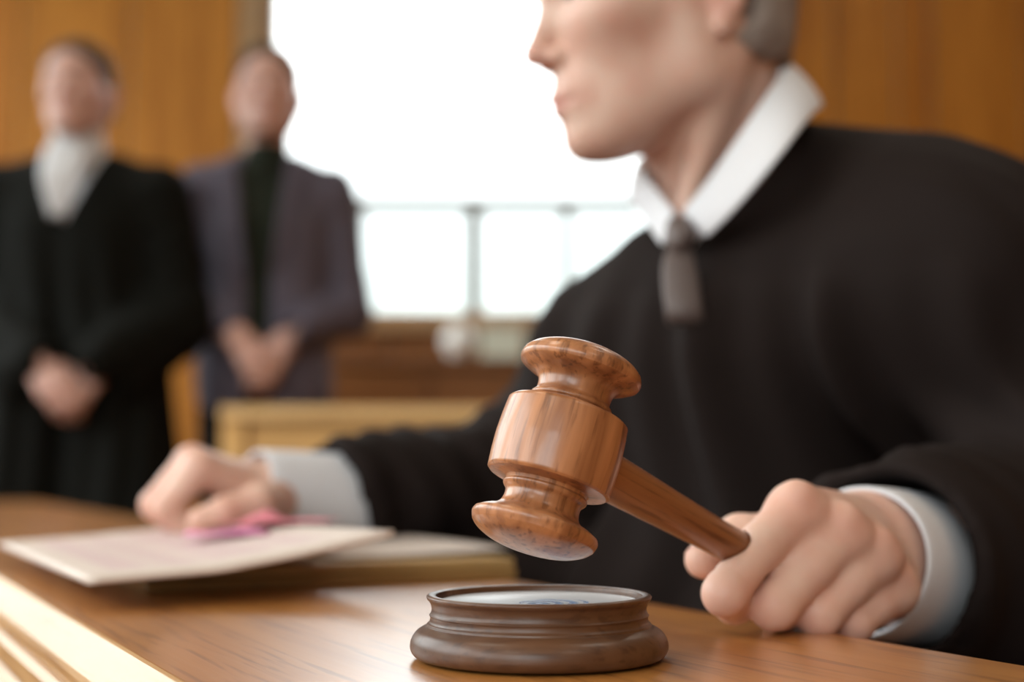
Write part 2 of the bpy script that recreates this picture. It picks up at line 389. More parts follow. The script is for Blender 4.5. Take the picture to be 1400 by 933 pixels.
ceil_ = tag(box('ceiling', ((XL+XR)/2, (YB+YF)/2, ZC+0.05), (XR-XL+0.4, YB-YF+0.4, 0.1), M['plaster'], bevel=0), kind='structure')
# round ceiling lamps out of the frame, added as fill for walls and hand
def emitter(name, col, k):
    m, n, l, b = mat(name); b.inputs['Base Color'].default_value = (0.8, 0.8, 0.78, 1)
    b.inputs['Emission Color'].default_value = (*col, 1); b.inputs['Emission Strength'].default_value = k; return m
M['fill_lamp'] = emitter('fill_lamp_glow', (1.0, 0.91, 0.78), 5.0)
for lx in (-1.3, 1.5):
    for ly in (-1.6, 0.8, 3.6):
        lm = lathe('added_fill_lamp', [(0.40, 0), (0.42, -0.01), (0.42, -0.07), (0.38, -0.07)], M['iron'], ceil_, Matrix.Translation((lx, ly, ZC-0.001)), 40)
        lathe('fill_diffuser', [(0.38, -0.055), (0.375, -0.075), (0.2, -0.09), (0, -0.095)], M['fill_lamp'], lm, Matrix.Translation((lx, ly, ZC-0.001)), 40)
# wood panels on the back wall, each its own board with recessed joints
def panels(parent, axis, pos, edges, z0, z1, skip=None, sgn=-1, th=0.022):
    for i, (a, b) in enumerate(zip(edges, edges[1:])):
        spans = [(z0, z1)]
        if skip and skip[0]-0.09 < (a+b)/2 < skip[1]+0.09: spans = [(z0, skip[2]-0.05), (skip[3]+0.05, z1)]
        for c, d in spans:
            pm = M['wall'] if i % 3 != 1 else M['wall_dark']
            if len(spans) == 2 and c == z0: pm = M['sidebd_shade']  # darker wood puts the backlit shade below the window into the colour
            if axis == 'y': box('panel', ((a+b)/2, pos+sgn*th/2, (c+d)/2), (b-a-0.008, th, d-c), pm, parent, bevel=0.003)
            else: box('panel', (pos+sgn*th/2, (a+b)/2, (c+d)/2), (th, b-a-0.008, d-c), pm, parent, bevel=0.003)
back_edges = [-2.7, -2.2, -1.83, -1.42, -1.02, -0.45, 0.08, 0.52, 0.95, 1.20, 1.43, 1.56, 1.90, 2.35, 2.7, 3.0]
panels(wb, 'y', YB, back_edges, 0.14, 3.4, BW)
side_edges = [YF+0.6*i for i in range(15)]; side_edges[-1] = YB-0.03
panels(wl_, 'x', XL, [y for y in side_edges], 0.14, 0.93, None, +1)
panels(wr, 'x', XR, [y for y in side_edges], 0.14, 3.4, None, -1)
for nm, c, s in (('baseboard_back', ((XL+XR)/2, YB-0.016, 0.07), (XR-XL-0.06, 0.03, 0.14)), ('baseboard_left', (XL+0.016, (YB+YF)/2, 0.07), (0.03, YB-YF, 0.14)),
                 ('baseboard_right', (XR-0.016, (YB+YF)/2, 0.07), (0.03, YB-YF, 0.14))):
    tag(box(nm, c, s, M['wall_dark']), kind='structure')
# back window: frame, transom, bars, panes
def window(name, axis, pos, u0, u1, z0, z1, trans, bars, wall_sign=1):
    w = tag(empty(name, (pos if axis == 'x' else (u0+u1)/2, pos if axis == 'y' else (u0+u1)/2, z0)), kind='structure')
    def bx(nm, ua, ub, za, zb, d0, d1, m, bev=0.004):
        c = (ua+ub)/2; cz = (za+zb)/2
        if axis == 'y': return box(nm, (c, pos+(d0+d1)/2, cz), (ub-ua, abs(d1-d0), zb-za), m, w, bevel=bev)
        return box(nm, (pos+(d0+d1)/2, c, cz), (abs(d1-d0), ub-ua, zb-za), m, w, bevel=bev)
    s = wall_sign
    bx('frame', u0, u0+0.045, z0, z1, 0.02*s, 0.10*s, M['frame']); bx('frame', u1-0.045, u1, z0, z1, 0.02*s, 0.10*s, M['frame'])
    bx('frame', u0+0.045, u1-0.045, z0, z0+0.03, 0.02*s, 0.10*s, M['frame']); bx('frame', u0+0.045, u1-0.045, z1-0.045, z1, 0.02*s, 0.10*s, M['frame'])
    bx('casing', u0-0.085, u0, z0-0.05, z1+0.05, -0.035*s, 0.0, M['frame']); bx('casing', u1, u1+0.085, z0-0.05, z1+0.05, -0.035*s, 0, M['frame'])
    bx('casing', u0, u1, z1, z1+0.05, -0.035*s, 0, M['frame']); bx('sill', u0, u1, z0-0.05, z0, -0.05*s, 0.0, M['frame'])
    bx('transom', u0+0.045, u1-0.045, trans-0.023, trans+0.023, 0.04*s, 0.08*s, M['iron'])
    for b in bars:
        bw = 0.030 if abs(b-bars[len(bars)//2-1]) < 1e-6 and len(bars) > 1 else 0.020
        bx('glazing_bar', b-bw, b+bw, z0+0.03, trans-0.012, 0.045*s, 0.075*s, M['iron'], 0.002)
    bs = [u0+0.045, *bars, u1-0.045]
    for a, b in zip(bs, bs[1:]): bx('pane', a+0.01, b-0.01, z0+0.03, trans-0.012, 0.058*s, 0.062*s, M['dimmed'] if name == 'window_1' else M['glass'], 0)
    bx('pane', u0+0.045, u1-0.045, trans+0.012, z1-0.045, 0.058*s, 0.062*s, M['dimmed'] if name == 'window_1' else M['glass'], 0)
    return w
T_Z = P(648, 272, YB)[2]
window('window_1', 'y', YB, BW[0], BW[1], BW[2], BW[3], T_Z, [P(490, 300, YB+.1)[0], P(648, 300, YB+.1)[0], P(775, 300, YB+.1)[0], P(930, 300, YB+.1)[0]])
for i, (a, b) in enumerate(LW): window('window_%d' % (i+2), 'x', XL, a, b, LWZ[0], LWZ[1], 2.3, [(a+b)/2], -1)
for i, (a, b) in enumerate(FW): window('window_%d' % (i+6), 'y', YF, a, b, 0.9, 3.1, 2.2, [(a+b)/2], -1)

# ================================================================== JUDGE'S BENCH (desk)
D_ = A(-0.443, 0.896, 0); D_ /= np.linalg.norm(D_)
N_ = A(D_[1], -D_[0], 0)                         # across the desk, towards the judge
def st(s, t, z=0.0): return D_*s+N_*t+A(0, 0, z)
DM = Matrix(((N_[0], D_[0], 0, 0), (N_[1], D_[1], 0, 0), (0, 0, 1, 0), (0, 0, 0, 1)))   # local x across, y along
T0, T1 = 0.122, 0.425; ZT = 0.75
S0, S1 = -1.1, 3.02
desk = empty('judge_bench', tuple(st(1.6, 0.3)), 'long amber polished wooden bench under the sound block, with stepped moulded front edge', 'desk')
def extrude_profile(name, prof, material, s0=S0, s1=S1, parent=desk):
    n = len(prof); V = []
    for s in (s0, s1):
        for t, z in prof: V.append((t, s, z))
    F = [(i, (i+1) % n, n+(i+1) % n, n+i) for i in range(n)]+[tuple(range(n))[::-1], tuple(range(n, 2*n))]
    bm = bmesh.new(); vs = [bm.verts.new(v) for v in V]
    for f in F: bm.faces.new([vs[i] for i in f])
    o = bm_obj(name, bm, material, parent, False, DM)
    return o
def arc(cx, cz, r, a0, a1, n=6): return [(cx+r*math.cos(math.radians(a0+(a1-a0)*i/n)), cz+r*math.sin(math.radians(a0+(a1-a0)*i/n))) for i in range(n+1)]
extrude_profile('desk_top', [(T1-0.003, ZT), (T0+0.002, ZT), (T0+0.002, ZT-0.032), (T1, ZT-0.032), (T1, ZT-0.003)], M['desk'])
# rounded nosing with sloped face, lit by the windows on the left
extrude_profile('edge_nosing', [(T0+0.0015, ZT), (T0-0.0005, ZT-0.0004), (T0-0.0117, ZT-0.0137), (T0-0.0126, ZT-0.0165), (T0-0.0126, ZT-0.0215), (T0+0.0015, ZT-0.0215)], M['desk_edge'])
extrude_profile('cove_moulding', [(T0+0.0015, ZT-0.022), (T0-0.0150, ZT-0.022), (T0-0.0180, ZT-0.0255), (T0-0.0182, ZT-0.0345), (T0+0.0015, ZT-0.0345)], M['desk_edge'])
extrude_profile('lower_moulding', [(T0+0.0015, ZT-0.0385), (T0-0.0160, ZT-0.0385), (T0-0.0300, ZT-0.0550), (T0-0.0312, ZT-0.0600), (T0-0.0312, ZT-0.0900), (T0+0.0015, ZT-0.0900)], M['desk_edge'])
def dbox(name, s0, s1, t0, t1, z0, z1, m, parent=desk, bevel=0.003):
    return box(name, ((t0+t1)/2, (s0+s1)/2, (z0+z1)/2), (t1-t0, s1-s0, z1-z0), m, parent, None, bevel, DM)
dbox('front_panel', S0, S1, T0-0.012, T0+0.006, 0.0, ZT-0.0905, M['desk'])
dbox('front_panel', S0, S1, T0-0.0115, T0+0.0055, ZT-0.0615, ZT-0.0585, M['desk'], bevel=0) if False else None
for s in (S0+0.02, 1.9, S1-0.02): dbox('support', s-0.018, s+0.018, T0+0.007, T1-0.04, 0, ZT-0.0325, M['desk'])

# ================================================================== SOUND BLOCK
bc = Q(737, 901, ZT); bc = A(P(737, 901, 0.566)[0], bc[1], ZT)
BK = Matrix.Translation(Vector((bc[0], bc[1], ZT)))
sb = empty('sound_block', (bc[0], bc[1], ZT), 'round turned dark walnut sound block on the bench below the gavel', 'sound block')
prof = smooth_profile([(0, 0.0008), (0.046, 0.0008), (0.0492, 0.0014), (0.0512, 0.0042), (0.0510, 0.0078), (0.0490, 0.0110), (0.0462, 0.0128), (0.0448, 0.0134),
                       (0.0446, 0.0142), (0.0437, 0.0150), (0.0434, 0.0166), (0.0438, 0.0176), (0.0432, 0.0182), (0.0428, 0.0200), (0.0434, 0.0222), (0.0446, 0.0238), (0.0449, 0.0247),
                       (0.0444, 0.0253), (0.0434, 0.0256), (0.0418, 0.0254), (0.0408, 0.0246), (0.0403, 0.0210), (0, 0.0210)], 5, sharp=(1, 7, 8, 11, 12, 21, 22))
lathe('base', prof, M['block'], sb, BK, 160)
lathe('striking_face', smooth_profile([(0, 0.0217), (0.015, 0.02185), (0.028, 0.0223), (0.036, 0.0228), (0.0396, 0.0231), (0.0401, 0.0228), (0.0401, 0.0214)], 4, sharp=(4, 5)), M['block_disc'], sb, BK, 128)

# ================================================================== GAVEL
GC = P(763, 613, 0.56)
a_up = unit((0.284, 0.208, 0.936)); h_ = unit((0.653, 0.673, -0.347)); h_ = unit(h_-a_up*(h_@a_up)); g_ = np.cross(a_up, h_)
GM = Matrix(((h_[0], g_[0], a_up[0], GC[0]), (h_[1], g_[1], a_up[1], GC[1]), (h_[2], g_[2], a_up[2], GC[2]), (0, 0, 0, 1))) @ Matrix.Scale(1.035, 4)
gav = empty('gavel', tuple(GC), 'turned reddish brown wooden gavel held above the sound block by its handle', 'gavel')
half = [(0.0, 0.0413), (0.008, 0.0409), (0.0150, 0.0396), (0.0205, 0.0372), (0.0232, 0.0348), (0.0241, 0.0322), (0.0236, 0.0304), (0.0208, 0.0288), (0.0174, 0.0274), (0.0154, 0.0257),
        (0.0146, 0.0234), (0.0146, 0.0206), (0.0160, 0.0188), (0.0163, 0.0176), (0.0156, 0.0168), (0.0160, 0.0156), (0.0200, 0.0148), (0.0228, 0.0146), (0.0237, 0.0138), (0.0243, 0.0070), (0.0246, 0.0)]
up_ = smooth_profile(half, 5, sharp=(4, 6, 14, 15, 17, 18))
dn = [(r*(1+0.5*z), -z) for r, z in up_[::-1]][1:]
lathe('head', up_+dn, M['gavel'], gav, GM, 160)
# handle along local x of GM
HM = GM @ Matrix.Rotation(math.pi/2, 4, 'Y')
hp = smooth_profile([(0, 0.012), (0.0088, 0.012), (0.0093, 0.022), (0.0096, 0.030), (0.0093, 0.045), (0.0086, 0.070), (0.0080, 0.095), (0.0078, 0.120), (0.0082, 0.150), (0.0088, 0.175), (0.0080, 0.188), (0.0045, 0.194), (0, 0.195)], 5, sharp=(1,))
lathe('handle', hp, M['handle'], gav, HM, 64)

# ================================================================== FACES / HEADS (local: y forward, z up, origin between the ears)
NOSE = A(0, 0.1245, -0.012)
def head_sdf(p, neck=True, thin=1.0):
    x = np.abs(p[:, 0]); q = p.copy(); q[:, 0] = x
    d = ell(p, (0, 0.002, 0.050), (0.0745, 0.096, 0.083))
    d = smin(d, ell(p, (0, 0.044, -0.012), (0.061, 0.054, 0.080)), 0.03)
    d = smin(d, rc(q, (0.046, 0.008, -0.052), (0.014, 0.077, -0.0805), 0.018, 0.0160), 0.03)
    d = smin(d, rc(q, (0.054, 0.006, 0.0), (0.047, 0.006, -0.052), 0.018, 0.017), 0.03)
    d = smin(d, ell(p, (0, 0.060, -0.062), (0.036, 0.036, 0.034)), 0.02)
    d = smin(d, ell(p, (0, 0.0905, -0.0825), (0.018, 0.0135, 0.0140)), 0.014)
    d = smin(d, ell(q, (0.044, 0.062, 0.000), (0.022, 0.024, 0.018)), 0.022)     # cheekbones
    d = smin(d, ell(p, (0, 0.0865, -0.046), (0.028, 0.019, 0.022)), 0.016)        # muzzle
    d = smin(d, rc(q, (0.012, 0.094, 0.044), (0.046, 0.076, 0.042), 0.009, 0.008), 0.014)  # brow
    d = smax(d, -ell(q, (0.032, 0.106, 0.022), (0.017, 0.016, 0.011)), 0.012)    # eye sockets
    d = smin(d, rc(p, (0, 0.089, 0.032), (0, 0.1125, -0.008), 0.0072, 0.0085), 0.010)   # bridge
    d = smin(d, ell(p, (0, 0.1135, -0.013), (0.0100, 0.0105, 0.0085)), 0.006)    # tip
    d = smin(d, ell(q, (0.0125, 0.1000, -0.018), (0.0072, 0.0105, 0.0072)), 0.005)  # wings
    d = smax(d, -ell(q, (0.0062, 0.1060, -0.0245), (0.0028, 0.0050, 0.0030)), 0.003)
    d = smin(d, rc(q, (0.0, 0.1075, -0.0475), (0.022, 0.0935, -0.0515), 0.0048, 0.0030), 0.005)   # upper lip
    d = smin(d, rc(q, (0.0, 0.1060, -0.0575), (0.020, 0.0930, -0.0530), 0.0054, 0.0030), 0.005)   # lower lip
    d = smax(d, -rc(q, (0.0, 0.1125, -0.0527), (0.024, 0.0970, -0.0525), 0.0016, 0.0012), 0.003)
    # lids over the eyeball
    d = smin(d, ell(q, (0.031, 0.0785, 0.021), (0.0150, 0.0142, 0.0125)), 0.004)
    d = smax(d, -ell(q, (0.031, 0.0945, 0.0205), (0.0105, 0.0070, 0.0034)), 0.002)
    # ears
    e = ell(q, (0.0795, -0.014, 0.004), (0.0075, 0.0165, 0.031), R=np.array([[0.94, 0, 0.10], [0.34, 0.98, -0.17], [-0.05, 0.19, 0.98]]))
    e = smax(e, -ell(q, (0.0865, -0.010, 0.006), (0.0055, 0.0095, 0.019)), 0.004)
    e = smin(e, ell(q, (0.0770, -0.006, -0.027), (0.0058, 0.0080, 0.0095)), 0.006)
    d = smin(d, e, 0.004)
    return d
def head_tint(V):
    x = np.abs(V[:, 0]); T = np.ones((len(V), 3))
    def blend(w, c):
        nonlocal T
        T = T*(1-w[:, None])+T*np.array(c)*w[:, None]
    g = lambda c, r: np.exp(-(((np.c_[x, V[:, 1], V[:, 2]]-np.array(c))/np.array(r))**2).sum(1))
    blend(np.clip(1.3*g((0.0, 0.108, -0.0525), (0.020, 0.012, 0.0075)), 0, 1), (0.86, 0.60, 0.62))
    blend(0.45*g((0.048, 0.055, -0.008), (0.025, 0.04, 0.022)), (1.0, 0.84, 0.84))
    blend(0.9*g((0.0, 0.118, -0.016), (0.016, 0.015, 0.014)), (0.98, 0.78, 0.80))
    blend(0.9*g((0.082, -0.012, 0.0), (0.012, 0.025, 0.035)), (0.95, 0.72, 0.70))
    blend(0.35*np.clip((-V[:, 2]-0.03)/0.03, 0, 1)*np.clip((V[:, 1])/0.02, 0, 1), (0.93, 0.92, 0.92))
    # eyebrows
    yb = 0.050-0.25*np.clip(x-0.03, 0, 1)
    w = np.clip(1-np.abs(V[:, 2]-yb)/0.006, 0, 1)*np.clip((x-0.010)/0.004, 0, 1)*np.clip((0.052-x)/0.006, 0, 1)*(V[:, 1] > 0.06)
    blend(np.clip(w*1.5, 0, 1), (0.42, 0.36, 0.34))
    return T
def hair_sdf(p):
    d = ell(p, (0, -0.004, 0.055), (0.0805, 0.101, 0.087))
    d = smin(d, rc(p, (0, -0.07, 0.0), (0, -0.066, -0.045), 0.035, 0.026), 0.03)
    q = p.copy(); q[:, 0] = np.abs(p[:, 0])
    d = smin(d, ell(q, (0.060, -0.030, 0.0), (0.020, 0.03, 0.045)), 0.02)
    d = smin(d, ell(q, (0.042, -0.050, -0.020), (0.022, 0.027, 0.040)), 0.02)
    # hairline: behind a slanted front plane and above the nape
    front = (p[:, 1]-0.040)*0.9+(0.075-p[:, 2])*0.62
    side = 0.6*(p[:, 1]-0.012)+(0.004-p[:, 2])*0.35-0.006
    cut = np.maximum(front-0.034, side-0.016)
    d = smax(d, cut, 0.012)
    d = smax(d, -(p[:, 2]+0.052), 0.01)
    ear = ell(q, (0.084, -0.012, -0.004), (0.024, 0.028, 0.042))
    d = smax(d, -ear, 0.006)
    return d+0.0012*np.sin(p[:, 0]*260+3*np.sin(p[:, 2]*90))*np.sin(p[:, 1]*180+p[:, 2]*120)
def face_extras(parent, HMx, hair_m, h=0.004):
    o = sdf_obj('hair', [dict(f=hair_sdf, lo=(-0.10, -0.12, -0.08), hi=(0.10, 0.11, 0.155), h=h, M=HMx)], hair_m, parent)
    for sx in (-1, 1):
        m = HMx @ Matrix.Translation((sx*0.031, 0.0795, 0.0208))
        bm = bmesh.new(); bmesh.ops.create_uvsphere(bm, u_segments=20, v_segments=14, radius=0.0118, matrix=m)
        e = bm_obj('eye', bm, M['eye'], parent, True)
        e.data.materials.append(M['iris'])
        c = m @ Vector((0, 0.0118, 0))
        for f in e.data.polygons:
            if (f.center-c).length < 0.0062*HMx.to_scale()[0]: f.material_index = 1

# generic hand: joints from a local frame; returns list of tapered capsules
def hand_caps(Wp, F, U, R, curls, s=1.0, thumb=None, spread=0.0):
    F, U = unit(F), unit(U); U = unit(U-F*(U@F)); R = unit(R-F*(R@F)-U*(R@U))
    caps = []
    offs = [0.030, 0.010, -0.011, -0.030]; mcl = [0.088, 0.090, 0.085, 0.078]; L = [(0.045, 0.026, 0.020), (0.049, 0.030, 0.021), (0.045, 0.028, 0.021), (0.036, 0.021, 0.018)]
    rr = [(0.0125, 0.0100, 0.0092, 0.0076), (0.0125, 0.0102, 0.0094, 0.0078), (0.0120, 0.0098, 0.0090, 0.0074), (0.0112, 0.0086, 0.0080, 0.0066)]
    for i in range(4):
        b = Wp+R*(offs[i]*0.55*s); m = Wp+F*(mcl[i]*s)+R*(offs[i]*s)-U*(0.004*abs(i-1)*s)
        caps.append((b, m, 0.017*s, 0.0135*s, 0.012))
        ang = 0; p = m
        for k in range(3):
            ang += curls[i][k]; d = F*math.cos(ang)-U*math.sin(ang); q = p+d*(L[i][k]*s)
            caps.append((p, q, rr[i][k]*s, rr[i][k+1]*s, 0.004 if k else 0.007)); p = q
    t = thumb or [(0.012, 0.020, -0.010), (0.050, 0.044, -0.022), (0.078, 0.040, -0.036), (0.100, 0.028, -0.042)]
    tp = [Wp+F*(a*s)+R*(b*s)+U*(c*s) for a, b, c in t]
    caps += [(tp[0], tp[1], 0.0165*s, 0.0135*s, 0.012), (tp[1], tp[2], 0.0125*s, 0.0108*s, 0.004), (tp[2], tp[3], 0.0108*s, 0.0088*s, 0.003)]
    return caps
def caps_sdf(caps):
    def f(p):
        d = None
        for a, b, r1, r2, k in caps:
            e = rc(p, a, b, r1, r2)
            d = e if d is None else smin(d, e, k)
        return d
    return f
def caps_bounds(caps, pad=0.006):
    pts = np.array([q for c in caps for q in (c[0]-max(c[2], c[3]), c[0]+max(c[2], c[3]), c[1]-max(c[2], c[3]), c[1]+max(c[2], c[3]))])
    return pts.min(0)-pad, pts.max(0)+pad
def knuckle_tint(points, rad=0.014, col=(0.95, 0.80, 0.76), amt=0.7):
    def f(V):
        T = np.ones((len(V), 3))
        for c in points:
            w = amt*np.exp(-(((V-np.asarray(c))/rad)**2).sum(1))[:, None]
            T = T*(1-w)+T*np.array(col)*w
        return T
    return f

# ================================================================== THE JUDGE
judge = empty('person', (0.235, 1.18, 0), 'man in black robe and taupe tie seated at the bench, holding the gavel', 'person')
psi, th = math.radians(14), math.radians(12)
f_ = A(-math.cos(psi)*math.cos(th), -math.sin(psi)*math.cos(th), -math.sin(th))
xl = unit(np.cross(f_, A(0, 0, 1)))              # local +x = his right
ul = np.cross(xl, f_)
HS = 1.0
HO = P(715, 78, 1.075)-HS*(f_*NOSE[1]+ul*NOSE[2])
JH = Matrix(((xl[0]*HS, f_[0]*HS, ul[0]*HS, HO[0]), (xl[1]*HS, f_[1]*HS, ul[1]*HS, HO[1]), (xl[2]*HS, f_[2]*HS, ul[2]*HS, HO[2]), (0, 0, 0, 1)))
JHi = np.array(JH.inverted())
NB = A(0.178, 1.140, 1.00)                       # neck base (world)
NBl = (JHi@np.r_[NB, 1])[:3]
def jhead(p):
    d = head_sdf(p)
    nk = rc(p, (0, -0.022, -0.030), NBl, 0.053, 0.058)
    d = smin(d, nk, 0.022)
    q = p.copy(); q[:, 0] = np.abs(p[:, 0])
    d = smin(d, rc(q, (0.056, -0.028, -0.028), (0.016, 0.028, -0.150), 0.010, 0.008), 0.02)   # neck muscles
    return d
# --- gavel hand (left hand): explicit joints
GH = dict(
 index=[P(1089, 701, .664), P(991, 812, .624), P(1004, 826, .650), P(1030, 815, .668)],
 middle=[P(1152, 731, .668), P(1058, 829, .641), P(1068, 836, .664), P(1092, 815, .684)],
 ring=[P(1196, 762, .676), P(1120, 840, .655), P(1128, 842, .676), P(1150, 815, .694)],
 pinky=[P(1222, 806, .688), P(1166, 852, .668), P(1172, 852, .684), P(1190, 828, .700)])
R4 = dict(index=(.0136, .0098, .0090, .0078), middle=(.0128, .0108, .0096, .0080), ring=(.0122, .0104, .0092, .0078), pinky=(.0112, .0094, .0084, .0072))
Wt, Wm_, Wp_ = P(1174, 722, .738), P(1200, 760, .748), P(1215, 812, .742)
wr_ = dict(index=Wt, middle=Wm_*0.6+Wt*0.4, ring=Wm_*0.6+Wp_*0.4, pinky=Wp_)
gcaps = []
for k in ('index', 'middle', 'ring', 'pinky'):
    J, r = GH[k], R4[k]
    gcaps.append((wr_[k], J[0], 0.0160, r[0], 0.014))
for k in ('index', 'middle', 'ring', 'pinky'):
    J, r = GH[k], R4[k]
    mid = J[0]*0.5+J[1]*0.5+A(-0.0022 if k == 'index' else 0, 0, 0.0012)
    gcaps.append((J[0], mid, r[0]*0.94, r[1]*1.04, 0.0065)); gcaps.append((mid, J[1], r[1]*1.04, r[1], 0.004))
    gcaps.append((J[1], J[2], r[1], r[2], 0.003)); gcaps.append((J[2], J[3], r[2], r[3], 0.003))
TJ = [P(1150, 748, .724), P(1088, 735, .712), P(1012, 738, .690), P(962, 766, .668)]
gcaps += [(TJ[0], TJ[1], .0165, .0145, .012), (TJ[1], TJ[2], .0135, .0120, .005), (TJ[2], TJ[3], .0118, .0090, .004)]
for k, kk in (('index', 'middle'), ('middle', 'ring'), ('ring', 'pinky')):     # webs between the fingers
    gcaps.append((GH[k][0]*0.72+GH[k][1]*0.28+A(0, .004, -.002), GH[kk][0]*0.72+GH[kk][1]*0.28+A(0, .004, -.002), .0085, .0080, .006))
for k in ('index', 'middle', 'ring', 'pinky'):     # bony knuckles with the tendon running back
    c = GH[k][0]+A(-0.0008, -0.0058, 0.0068); gcaps.append((c, c+(wr_[k]-GH[k][0])*0.10, .0084, .0060, .0032))
    gcaps.append((c+(wr_[k]-GH[k][0])*0.12-A(0, 0, .001), wr_[k]+A(-.002, -.006, .010), .0052, .004, .005))
EL = A(0.42, 0.985, 0.765)
gcaps.append((Wm_, Wm_+unit(EL-Wm_)*0.07, 0.0260, 0.028, 0.02))
gcaps.append((Wt*.4+Wm_*.6, Wm_+unit(EL-Wm_)*0.05, 0.020, 0.026, 0.02))
handle_a, handle_b = GC+h_*0.03, GC+h_*0.195
gbase = caps_sdf(gcaps)
def gav_hand(p):
    d = gbase(p)
    # creases over the finger joints
    for k in ('index', 'middle', 'ring', 'pinky'):
        J = GH[k]
        ax = unit(J[1]-J[0])
        for s in (0.90,):
            c = J[0]+(J[1]-J[0])*s
            u = (p-c.astype(np.float32))@ax.astype(np.float32)
            rr = np.sqrt(((p-c.astype(np.float32))**2).sum(1))
            d = d+0.0003*np.exp(-(u/0.0011)**2)*np.exp(-(rr/0.016)**4)
    d = smax(d, -(rc(p, handle_a, handle_b, 0.0083, 0.0086)), 0.002)
    return smax(d, (ZT+0.0006)-p[:, 2], 0.004) if False else d
glo, ghi = caps_bounds(gcaps)
# --- resting fist (right hand)
FH = dict(
 index=[P(272, 645, 1.075), P(226, 700, 1.062), P(258, 726, 1.068), P(285, 716, 1.078)],
 middle=[P(262, 636, 1.100), P(212, 695, 1.088), P(244, 724, 1.095), P(275, 716, 1.100)],
 ring=[P(262, 642, 1.125), P(216, 695, 1.115), P(246, 722, 1.120), P(275, 716, 1.125)],
 pinky=[P(270, 655, 1.148), P(228, 702, 1.140), P(255, 722, 1.143), P(278, 718, 1.146)])
FW_ = P(400, 676, 1.125)
FH = {k: [q+A(0, 0, 0.0025) for q in v] for k, v in FH.items()}
fcaps = []
woff = dict(index=A(-.004, -.011, 0), middle=A(-.006, -.003, .002), ring=A(-.006, .004, .002), pinky=A(-.004, .011, 0))
for k in ('index', 'middle', 'ring', 'pinky'):
    J, r = FH[k], R4[k]; fcaps.append((FW_+woff[k]-A(.012, 0, 0), J[0], 0.0160, r[0], 0.012))
for k in ('index', 'middle', 'ring', 'pinky'):
    J, r = FH[k], R4[k]
    fcaps += [(J[0], J[1], r[0], r[1]*1.05, .004), (J[1], J[2], r[1]*1.05, r[2], .003), (J[2], J[3], r[2], r[3], .003)]
FT = [P(372, 688, 1.100), P(352, 690, 1.062), P(308, 700, 1.046), P(274, 712, 1.040)]
fcaps += [(FT[0], FT[1], .0155, .0148, .010), (FT[1], FT[2], .0138, .0118, .003), (FT[2], FT[3], .0115, .0095, .003)]
FE = A(0.05, 1.37, 0.79)
lc0, lc1 = P(346, 672, 1.118), P(492, 684, 1.172); lc1 = lc0+unit(lc1-lc0)*0.125
fcaps.append((FW_-A(.012, 0, 0), FW_+unit(lc1-lc0)*0.07, 0.023, 0.025, 0.02))
flo, fhi = caps_bounds(fcaps)
fist = caps_sdf(fcaps)
# --- inner body (hidden under the robe), joins head, arms and legs
SR, SL = A(0.085, 1.235, 0.930), A(0.318, 0.985, 0.955)
PV = A(0.255, 1.20, 0.56); KN = A(-0.06, 0.92, 0.50)
kneeL, kneeR = A(0.08, 0.82, 0.50), A(-0.10, 1.03, 0.50)
bcaps = [(NB, A(0.225, 1.155, 0.90), 0.045, 0.06, .05), (A(0.185, 1.20, 0.90), A(0.28, 1.10, 0.90), 0.055, 0.055, .05), (A(0.235, 1.165, 0.88), PV, 0.075, 0.10, .05),
         (SR, A(0.17, 1.17, 0.93), 0.045, 0.05, .04), (SL, A(0.25, 1.06, 0.94), 0.045, 0.05, .04),
         (SR, FE, 0.042, 0.036, .03), (FE, FW_+unit(lc1-lc0)*0.07, 0.036, 0.024, .02), (SL, EL, 0.042, 0.036, .03), (EL, Wm_+unit(EL-Wm_)*0.04, 0.036, 0.026, .02),
         (PV+A(.05, -.05, -.03), kneeL, 0.07, 0.052, .03), (PV+A(-.05, .05, -.03), kneeR, 0.07, 0.052, .03),
         (kneeL, A(0.10, 0.84, 0.10), 0.05, 0.035, .02), (kneeR, A(-0.06, 1.06, 0.10), 0.05, 0.035, .02)]
blo, bhi = caps_bounds(bcaps, 0.02)
kt = [GH[k][0]+A(0, -.01, .008) for k in GH]+[GH[k][1]+A(-.006, -.008, 0) for k in GH]+[TJ[3]]
kt2 = [FH[k][0] for k in FH]+[FH[k][1] for k in FH]+[FT[3], FT[2]]
jb = sdf_obj('body', [
    dict(f=jhead, lo=(-0.105, -0.125, -0.215), hi=(0.105, 0.140, 0.150), h=0.0026, M=JH, tint=head_tint),
    dict(f=gav_hand, lo=glo, hi=ghi, h=0.0013, tint=knuckle_tint(kt)),
    dict(f=fist, lo=flo, hi=fhi, h=0.0022, tint=knuckle_tint(kt2)),
    dict(f=caps_sdf(bcaps), lo=blo, hi=bhi, h=0.014)], M['skin'], judge)
face_extras(judge, JH, M['hair_grey'], 0.0035)
# thumb nail of the gavel hand
def nail(parent, c, d, nrm, s):
    d = unit(d); nrm = unit(nrm-d*(nrm@d)); w = np.cross(d, nrm); V = []; F = []
    for i in range(6):
        for j in range(7):
            a = -1+2*i/5; b = -1+2*j/6
            V.append(c+d*(a*0.0062*s)+w*(b*0.0052*s*math.sqrt(max(0, 1-0.25*a*a)))+nrm*(0.0016*(1-b*b)-0.0006*a*a)*s)
    for i in range(5):
        for j in range(6): F.append((i*7+j, i*7+j+1, (i+1)*7+j+1, (i+1)*7+j))
    o = link('nail', mesh('nail', V, F, True), M['nail'], parent)
    m = o.modifiers.new('thick', 'SOLIDIFY'); m.thickness = 0.0005
nail(judge, TJ[3]+unit(A(-0.35, 0.2, 0.9))*0.0072, TJ[3]-TJ[2], A(-0.35, 0.2, 0.9), 1.0)

